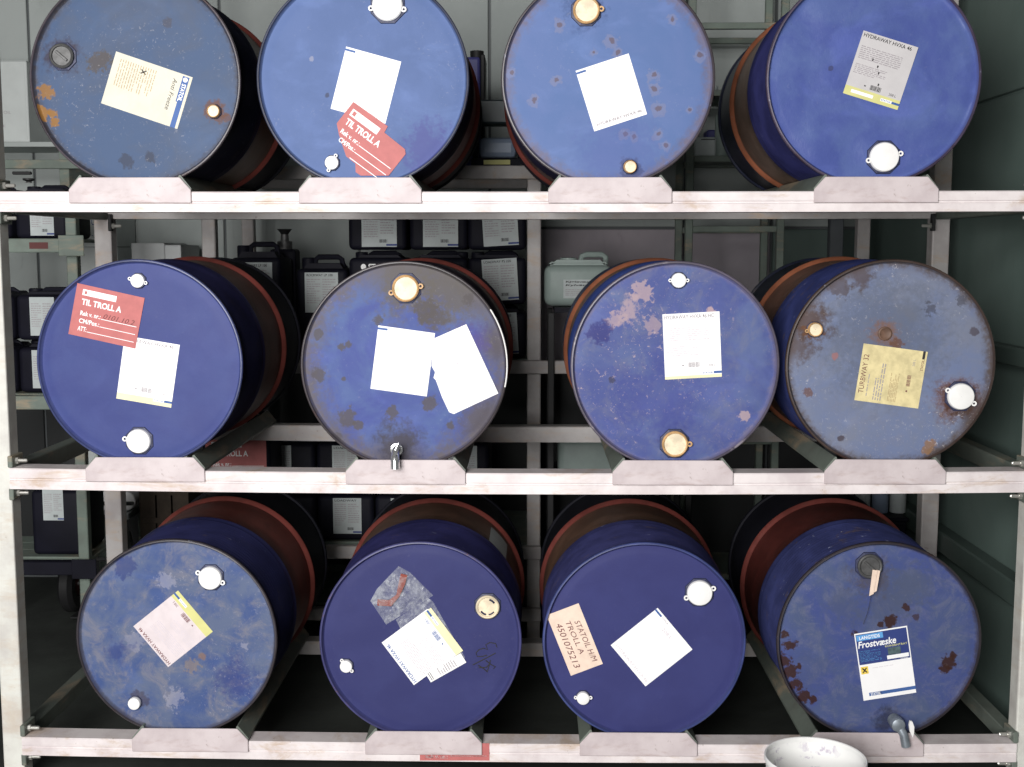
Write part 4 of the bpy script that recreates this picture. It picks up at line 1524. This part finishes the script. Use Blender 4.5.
tag(obj('purple_box', box_bm(-0.06, 0.05, 0, 0.12, 0, 0.125, bevel=0.006), M['purple'], None, (xat(718, yb + 0.1), yb + 0.11, levB[2])),
    'dark purple box behind the white bottle', 'box')
for dx, m_, lb_ in ((-0.06, 'canlabel', 'small pale tub on the upper shelf rung'), (0.015, 'purple', 'small purple tub on the upper shelf rung')):
    t = tag(empty('small_tub', (xat(719, yb) + dx + 0.02, yb + 0.06, levB[1])), lb_, 'tub')
    obj('body', lathe_bm([(0.0005, 0), (0.024, 0), (0.027, 0.018), (0.0005, 0.018)], 20, 'Z'), M[m_], t)
    obj('lid', lathe_bm([(0.029, 0.0182), (0.029, 0.028), (0.0005, 0.028)], 20, 'Z', cap0=True), M[m_], t)
# pale uprights standing near the green wall
t = tag(empty('steel_upright', (xat(862, 1.75), 1.75, 0)), 'pale steel upright near the green wall', 'post')
obj('column', box_bm(-0.027, 0.027, 0, 0.05, 0.011, 2.9, bevel=0.004), M['backrack'], t)
obj('foot_plate', box_bm(-0.06, 0.06, -0.03, 0.08, 0, 0.010), M['backrack'], t)
t = tag(empty('steel_upright', (xat(835, 1.95), 1.95, 0)), 'dark steel upright between shelf frame and pale upright', 'post')
obj('column', box_bm(-0.03, 0.03, 0, 0.05, 0.011, 2.9, bevel=0.004), plain('dark_steel', (0.09, 0.10, 0.11, 1), 0.5), t)
obj('foot_plate', box_bm(-0.06, 0.06, -0.03, 0.08, 0, 0.010), M['backrack'], t)

# white jerrycans seen past the drums, each on a block of the low platform shelf
YW = 1.30
platform = tag(empty('platform_shelf', (0.42, YW, 0)), 'dark two-level platform shelf carrying white jerrycans', 'shelving')
PBB = platform.location.copy()
zw1, zw2 = zat(306, YW + 0.1), 0.70
for x in (0.075, 0.62):
    for y in (YW - 0.02, YW + 0.36):
        part_at('upright', box_bm(x - 0.012, x + 0.012, y, y + 0.024, 0, zw1 - 0.021, bevel=0.002), M['black'], platform, PBB)
for z in (zw1, zw2):
    part_at('shelf_board', box_bm(0.088, 0.607, YW - 0.02, YW + 0.384, z - 0.02, z - 0.001), M['can'], platform, PBB)


def jerrycan(x, y, z, w, h, dep, label, title=None, angle=0.0):
    t = tag(empty('jerrycan', (x, y, z)), label, 'jerrycan', 'white jerrycans behind the drums')
    t.rotation_euler = (0, 0, angle)
    bm = bmesh.new()
    add_box(bm, -w / 2, w / 2, 0, dep, 0, h * 0.80, bevel=0.03, seg=3)
    obj('body', bm, M['whitecan'], t, smooth=True)
    bm = bmesh.new()
    add_prism(bm, [(-w * 0.47, h * 0.78), (w * 0.47, h * 0.78), (w * 0.36, h * 0.90), (-w * 0.36, h * 0.90)], dep * 0.06, dep * 0.94, 'Y')
    bmesh.ops.bevel(bm, geom=bm.edges[:], offset=0.012, segments=2, affect='EDGES')
    obj('shoulder', bm, M['whitecan'], t, smooth=True)
    bm = tube_bm([(w * 0.05, dep * 0.5, h * 0.88), (w * 0.07, dep * 0.5, h * 0.97), (w * 0.14, dep * 0.5, h), (w * 0.36, dep * 0.5, h), (w * 0.42, dep * 0.5, h * 0.95), (w * 0.42, dep * 0.5, h * 0.80)], 0.012, 8)
    obj('handle', bm, M['whitecan'], t, smooth=True)
    bm = lathe_bm([(0.034, h * 0.89), (0.034, h * 0.935), (0.022, h * 0.94)], 24, 'Z', (-w * 0.14, dep * 0.35, 0))
    obj('neck_ring', bm, M['whitecan'], t)
    bm = lathe_bm([(0.026, h * 0.91), (0.026, h * 0.945), (0.0005, h * 0.945)], 24, 'Z', (-w * 0.14, dep * 0.35, 0), cap0=True)
    obj('cap', bm, M['black'], t)
    if title:
        bm = bmesh.new()
        add_prism(bm, [(0, 0), (w * 0.5, 0), (w * 0.5, -h * 0.36), (0, -h * 0.36)], 0.0, 0.0008, 'Z')
        lo = obj('label', bm, M['canlabel'], t)
        lo.matrix_local = frame(Vector((-w * 0.22, -0.0006, h * 0.52)), Vector((1, 0, 0)), Vector((0, 0, 1)))
        p = Print(lo, w * 0.5, h * 0.36, 0.0011)
        for i, s in enumerate(title):
            p.text('ink', s, 0.06, 0.92, 0.07 + i * 0.18, 0.19 + i * 0.18, 0.03, 0.15)
        p.lines('ink_grey', 0.06, 0.9, 0.52, 0.9, 4, 9)
        p.done()
    return t


jerrycan(xat(578, YW + 0.1), YW + 0.06, zw1, 0.27, zat(257, YW + 0.2) - zw1 + 0.01, 0.26, 'white jerrycan with black lettering on its label beside the steel upright', ('Kjølevæske', 'Kylvätska'))
jerrycan(xat(592, YW + 0.1), YW + 0.04, zw2, 0.27, zat(424, YW + 0.2) - zw2, 0.26, 'white jerrycan with open loop handle on the lower platform', None)

# ------------------------------------------------------------------ left side: shelf, cartons, hand truck
YL = 1.10
XS0, XS1 = xat(-70, YL), xat(80, YL)
shelfC = tag(empty('side_shelf', ((XS0 + XS1) / 2, YL, 0)), 'dark green shelf with black canisters beside the tall carton', 'shelving')
CB = shelfC.location.copy()
levC = [zat(238.5, YL), zat(396, YL), zat(562, YL)]
for x in (XS0, XS1 - 0.03):
    for y in (YL + 0.012, YL + 0.40):
        part_at('upright', box_bm(x - 0.02, x + 0.02, y, y + 0.04, 0, zat(217, YL) if x > -2.0 else 1.78, bevel=0.003), M['backgreen'], shelfC, CB)
for i, z in enumerate(levC):
    part_at('shelf_beam', box_bm(XS0 - 0.02, XS1 + 0.01, YL - 0.03, YL + 0.01, z - 0.052, z, bevel=0.003), M['backgreen' if i < 2 else 'can'], shelfC, CB)
    for k in range(3):
        part_at('shelf_board', box_bm(XS0 - 0.02, XS1 - 0.01, YL + 0.054 + k * 0.113, YL + 0.164 + k * 0.113, z - 0.014, z - 0.001), M['backgreen'], shelfC, CB)
    br = part_at('beam_clip', box_bm(XS1 - 0.06, XS1 + 0.035, YL - 0.036, YL - 0.0305, z - 0.065, z + 0.012, bevel=0.002), M['backgreen' if i < 2 else 'can'], shelfC, CB)
    if i == 0:
        for (a, b_) in ((0.08, 0.16), (0.26, 0.33)):
            part_at('red_sticker', box_bm(XS1 - a - 0.09, XS1 - a - 0.02, YL - 0.0312, YL - 0.0302, z - 0.038, z - 0.014), plain('dull_red_%d' % int(a * 100), lin(110, 50, 50, 0.6), 0.6), shelfC, CB)
SG = 'black canisters on the side shelf'
for (px, lev, hgt, seed) in ((44, 0, 0.21, 5), (-12, 0, 0.21, 6)):
    canister(xat(px, YL + 0.07), YL + 0.07, levC[lev], 0.20, hgt, 0.26, 'black canister on top of the green side shelf, %s' % ('by the shelf-end clip' if px > 0 else 'behind the rack post'), ('can', 'can', 'can'), group=SG,
             stick=(-0.04, 0.05, 0.012, 0.15), seed=seed)
for (px, k, seed) in ((41, 0, 11), (-13, 0, 12), (41, 1, 13), (-13, 1, 14)):
    canister(xat(px, YL + 0.07), YL + 0.07, levC[1] + k * 0.203, 0.20, 0.202, 0.26,
             'black canister on the lower green side shelf, %s, %s' % ('under another' if k == 0 else 'upper of its pair', 'by the shelf end' if px > 0 else 'behind the rack post'), ('can', 'can', 'can'), group=SG,
             stick=(-0.045, 0.05, 0.018, 0.165), seed=seed)
canister(xat(47, YL + 0.07), YL + 0.07, levC[2], 0.20, 0.30, 0.26, 'black canister with peeling label on the lowest side shelf', ('can', 'can', 'can'), group=SG,
         stick=(-0.05, 0.03, 0.14, 0.265), seed=15)

# tall carton with writing and carton stack
YK = 2.06


def carton(x0, x1, y0, dep, z0, z1, label, mat='carton', group=None, texts=()):
    t = tag(empty('carton', ((x0 + x1) / 2, y0, z0)), label, 'carton', group)
    w, h = x1 - x0, z1 - z0
    obj('box', box_bm(-w / 2, w / 2, 0, dep, 0, h - 0.002, bevel=0.003), M[mat], t)
    obj('flap', box_bm(-w / 2, w / 2, 0.001, dep * 0.495, h - 0.0018, h), M[mat], t)
    obj('flap', box_bm(-w / 2, w / 2, dep * 0.505, dep - 0.001, h - 0.0018, h), M[mat], t)
    if texts:
        bm = bmesh.new()
        add_prism(bm, [(0, 0), (w * 0.94, 0), (w * 0.94, -h * 0.94), (0, -h * 0.94)], 0.0, 0.0005, 'Z')
        lo = obj('print_panel', bm, M[mat], t)
        lo.matrix_local = frame(Vector((-w * 0.47, -0.0006, h * 0.97)), Vector((1, 0, 0)), Vector((0, 0, 1)))
        p = Print(lo, w * 0.94, h * 0.94, 0.0009)
        for (m_, s, x0_, x1_, y0_, y1_) in texts:
            p.text(m_, s, x0_, x1_, y0_, y1_, 0.0)
        p.done()
    return t


cg = 'pale cartons stacked by the side shelf'
xk0, xk1 = xat(79, YK), xat(119, YK)
zk = [zat(514, 1.95), zat(420, YK), zat(334, YK), zat(247, YK), zat(190, YK)]
for i in range(4):
    carton(xk0, xk1, YK, 0.26, zk[i] + (0.001 if i else 0), zk[i + 1], 'pale printed carton in tall stack on the bench, %s' % ('lowest', 'second from below', 'third from below', 'topmost')[i], group=cg,
           texts=(('ink_navy', 'STATOIL F2', 0.05, 0.75, 0.50, 0.62), ('ink_navy', 'OLJE - F22K', 0.05, 0.75, 0.76, 0.88)) if i in (1, 3) else ())
YK = 1.86
xk0, xk1 = xat(133, YK + 0.1), xat(166, YK + 0.1)
zc = zat(243, YK + 0.1)
carton(xk0, xk1, YK + 0.1, 0.34, 0.651, zc, 'grey-white carton beside a narrower carton behind the drums', 'carton2')
xk2 = xat(183, YK + 0.1)
carton(xk1 + 0.004, xk2, YK + 0.09, 0.30, 0.651, zat(245, YK + 0.09), 'narrow white carton next to grey-white carton behind the drums', 'carton2')
plinth = tag(empty('pallet', ((xk0 + xk2) / 2, YK + 0.07, 0)), 'stacked wooden pallets under the white cartons', 'pallet')
wd = xk2 - xk0
for k in range(5):
    for j in range(3):
        obj('pallet_block', box_bm(-wd / 2 + j * (wd - 0.08) / 2, -wd / 2 + j * (wd - 0.08) / 2 + 0.08, 0.02, 0.36, k * 0.13, k * 0.13 + 0.104), M['dark_wood'], plinth)
    for j in range(4):
        obj('pallet_plank', box_bm(-wd / 2, wd / 2, 0.02 + j * 0.09, 0.09 + j * 0.09, k * 0.13 + 0.1045, k * 0.13 + 0.1295), M['dark_wood'], plinth)

# carton on the wall shelf, top left, with small valve
YV = 1.98
zv = zat(141, YV)
vs = tag(empty('corner_shelf', (xat(20, YV), YV, 0)), 'pale green shelf frame against the back wall at the far left', 'shelving')
VB = vs.location.copy()
x0, x1 = xat(-60, YV), xat(86, YV)
part_at('shelf_board', box_bm(x0, x1, YV + 0.033, YV + 0.355, zv - 0.02, zv - 0.0005, bevel=0.002), M['wall'], vs, VB)
part_at('shelf_beam', box_bm(x0, x1, YV, YV + 0.032, zv - 0.022, zv, bevel=0.002), M['wall'], vs, VB)
part_at('shelf_beam', box_bm(x0, x1, YV, YV + 0.032, zat(168, YV), zat(159, YV), bevel=0.002), M['backgreen'], vs, VB)
for px in (-50, 70):
    xp = xat(px, YV + 0.04)
    part_at('bracket', box_bm(xp - 0.022, xp + 0.022, YV + 0.0325, YV + 0.355, zat(196, YV), zv - 0.021, bevel=0.002), M['backgreen'], vs, VB)
carton(xat(-40, YV + 0.05), xat(38, YV + 0.05), YV + 0.035, 0.3, zv + 0.0005, zat(60, YV + 0.05), 'grey carton with faint writing on the wall shelf',
       'carton', texts=(('ink_grey', 'STATOIL', 0.55, 0.80, 0.62, 0.66), ('ink_grey', 'OLJE', 0.55, 0.72, 0.80, 0.84)))
zq = zat(190, 1.0)
t = tag(empty('hand_valve', (xat(34, YL + 0.1), YL + 0.10, levC[0] + 0.212)), 'small black pump valve standing on a canister', 'valve')
hv = zat(178, YL + 0.1) - (levC[0] + 0.212)
obj('stem', lathe_bm([(0.012, 0), (0.012, hv - 0.014), (0.008, hv - 0.012)], 14, 'Z', cap0=True), M['steel'], t)
obj('knob', lathe_bm([(0.008, hv - 0.012), (0.022, hv - 0.006), (0.022, hv), (0.0005, hv)], 16, 'Z', cap0=True), M['black'], t)
obj('lever', box_bm(-0.06, 0.012, -0.008, 0.008, 0.03, 0.042, bevel=0.003), M['black'], t)

# small bottles on a low shelf, lower left
YBt = 1.95
zb = zat(514, YBt)
bs = tag(empty('bench', (xat(100, YBt), YBt, 0)), 'low steel bench with white bottles at the back', 'bench')
x0, x1 = xat(56, YBt), xat(122, YBt)
obj('bench_top', box_bm(x0 - bs.location.x, x1 - bs.location.x, -0.015, 0.37, zb - 0.03, zb - 0.0005, bevel=0.003), M['canlabel'], bs)
for dx in (x0 + 0.05, x1 - 0.05):
    for dy in (0.01, 0.32):
        obj('leg', box_bm(dx - bs.location.x - 0.02, dx - bs.location.x + 0.02, dy, dy + 0.03, 0, zb - 0.031), M['backgreen'], bs)
bmx = lathe_bm([(0.0005, 0.0), (0.042, 0.0), (0.045, 0.008), (0.045, 0.075), (0.030, 0.086), (0.0005, 0.088)], 20, 'Y')
me_b = bpy.data.meshes.new('body')
bmx.to_mesh(me_b)
bmx.free()
me_b.materials.append(M['paper'])
for (px, dz, yy) in ((75, 0.0, 0), (95.5, 0.0, 0), (116, 0.0, 0), (85.5, 0.078, 0), (106, 0.078, 0)):
    o = bpy.data.objects.new('paper_roll', me_b)
    link(o)
    o.location = (xat(px, YBt) + (0.0 if px not in (99,) else 0.004), YBt + 0.03 + yy, zb + 0.046 + dz)
    tag(o, 'white round roll end lying on the low bench', 'roll', 'white rolls on the low bench')

# hand truck with a rubber wheel
YH = 1.80
t = tag(empty('hand_truck', (xat(82, YH), YH, 0)), 'black hand truck with rubber wheel parked by the drums', 'hand truck')
HBs = t.location.copy()
c = at(73, 567, YH) - HBs
rw = 0.125
c.z = rw
wh = bmesh.new()
add_lathe(wh, [(0.055, 0.01), (0.06, 0.0), (rw - 0.02, -0.004), (rw, 0.012), (rw, 0.046), (rw - 0.02, 0.062), (0.06, 0.058), (0.055, 0.048), (0.055, 0.01)], 36, 'X', (c.x - 0.03, 0, c.z))
obj('wheel', wh, M['black'], t, smooth=True)
obj('hub', lathe_bm([(0.0005, 0.0), (0.05, 0.006), (0.054, 0.012), (0.054, 0.046), (0.0005, 0.05)], 24, 'X', (c.x - 0.028, 0, c.z)), plain('red_hub', lin(90, 36, 34, 0.6), 0.5), t)
wh2 = bmesh.new()
add_lathe(wh2, [(0.055, 0.01), (0.06, 0.0), (rw - 0.02, -0.004), (rw, 0.012), (rw, 0.046), (rw - 0.02, 0.062), (0.06, 0.058), (0.055, 0.048), (0.055, 0.01)], 36, 'X', (c.x + 0.32, 0, c.z))
obj('wheel', wh2, M['black'], t, smooth=True)
obj('axle', tube_bm([(c.x, 0, c.z), (c.x + 0.34, 0, c.z)], 0.010, 10), M['steel'], t)
ztop = zat(515, YH)
for dx in (0.06, 0.30):
    sgn = 1
    obj('side_tube', tube_bm([(c.x + dx, -0.06, 0.03), (c.x + dx, -0.055, ztop - 0.22), (c.x + dx + (0.03 if dx < 0.1 else -0.03), -0.05, ztop - 0.07), (c.x + dx + (0.09 if dx < 0.1 else -0.09), -0.05, ztop - 0.005)], 0.011, 10), M['steel'], t, smooth=True)
obj('top_bar', tube_bm([(c.x + 0.15, -0.05, ztop - 0.005), (c.x + 0.21, -0.05, ztop - 0.005)], 0.011, 10), M['steel'], t)
obj('toe_plate', box_bm(c.x + 0.04, c.x + 0.32, -0.16, -0.05, 0.012, 0.02, bevel=0.002), M['black'], t)
for z in (0.25, 0.5):
    obj('cross_bar', tube_bm([(c.x + 0.06, -0.058, z), (c.x + 0.30, -0.058, z)], 0.009, 8), M['steel'], t)

# pale cans in front of the green wall, lower right, on a low cabinet
YR = 1.25
zr = zat(516, YR)
cab = tag(empty('low_cabinet', (1.27, YR, 0)), 'dark low cabinet by the green wall', 'cabinet')
obj('body', box_bm(-0.25, 0.20, 0, 0.42, 0.04, zr - 0.016, bevel=0.004), M['can'], cab)
obj('top', box_bm(-0.255, 0.205, -0.01, 0.425, zr - 0.0155, zr - 0.0005, bevel=0.003), M['can'], cab)
obj('door', box_bm(-0.24, -0.03, -0.014, -0.0005, 0.06, zr - 0.03, bevel=0.003), M['can'], cab)
obj('door', box_bm(-0.02, 0.19, -0.014, -0.0005, 0.06, zr - 0.03, bevel=0.003), M['can'], cab)
for x_ in (-0.23, 0.17):
    for y_ in (0.02, 0.38):
        obj('foot', box_bm(x_, x_ + 0.02, y_, y_ + 0.02, 0, 0.0395), M['black'], cab)
for i, (px, dz) in enumerate(((880, 0.0), (889, 0.0), (899, 0.0))):
    o = obj('tin', lathe_bm([(0.0005, 0), (0.03, 0), (0.032, 0.004), (0.032, 0.094), (0.034, 0.097), (0.034, 0.103), (0.0005, 0.103)], 24, 'Z'), M['bluegrey' if i == 1 else 'canlabel'], None,
            (xat(876, YR) + i * 0.071, YR + 0.10, zr), True)
    tag(o, ('pale tin on the low cabinet beside the blue-grey tin', 'blue-grey tin between two pale tins', 'pale tin on the low cabinet beside the green wall')[i], 'tin', 'tins on the low cabinet')

# ------------------------------------------------------------------ white bucket in front of the rack
YBk = -0.32
cb = at(815.5, 757, YBk)
t = tag(empty('bucket', (cb.x, YBk, 0)), 'white plastic bucket with purple stains in front of the lowest beam', 'bucket')
hb = cb.z
rt = 50.5 * (YBk - CAM.y) / FPX * 1.02
bm = lathe_bm([(0.0005, 0.004), (rt * 0.80, 0.004), (rt * 0.97, hb - 0.012)], 64, 'Z')
nin = NT('stained_bucket_inside')
f_ = nin.ramp(nin.noise(34, 6, 0.7, 0.8), 0.52, 0.62)
g_ = nin.ramp(nin.noise(9, 3, 0.5, w=3), 0.45, 0.6)
nin.set('Base Color', nin.mix(nin.math('MULTIPLY', nin.math('MULTIPLY', f_, g_), 0.6), (0.80, 0.80, 0.78, 1), (0.34, 0.26, 0.40, 1)))
nin.set('Roughness', 0.5)
obj('inside', bm, nin.m, t, smooth=True)
obj('wall', lathe_bm([(0.0005, 0.0), (rt * 0.82, 0.0), (rt * 0.99, hb - 0.012)], 64, 'Z'), M['bucket'], t, smooth=True)
obj('rim', lathe_bm([(rt * 0.975, hb - 0.013), (rt * 0.975, hb), (rt, hb + 0.001), (rt * 1.012, hb - 0.002), (rt * 1.012, hb - 0.012), (rt * 0.99, hb - 0.014)], 64, 'Z'), M['bucket'], t, smooth=True)
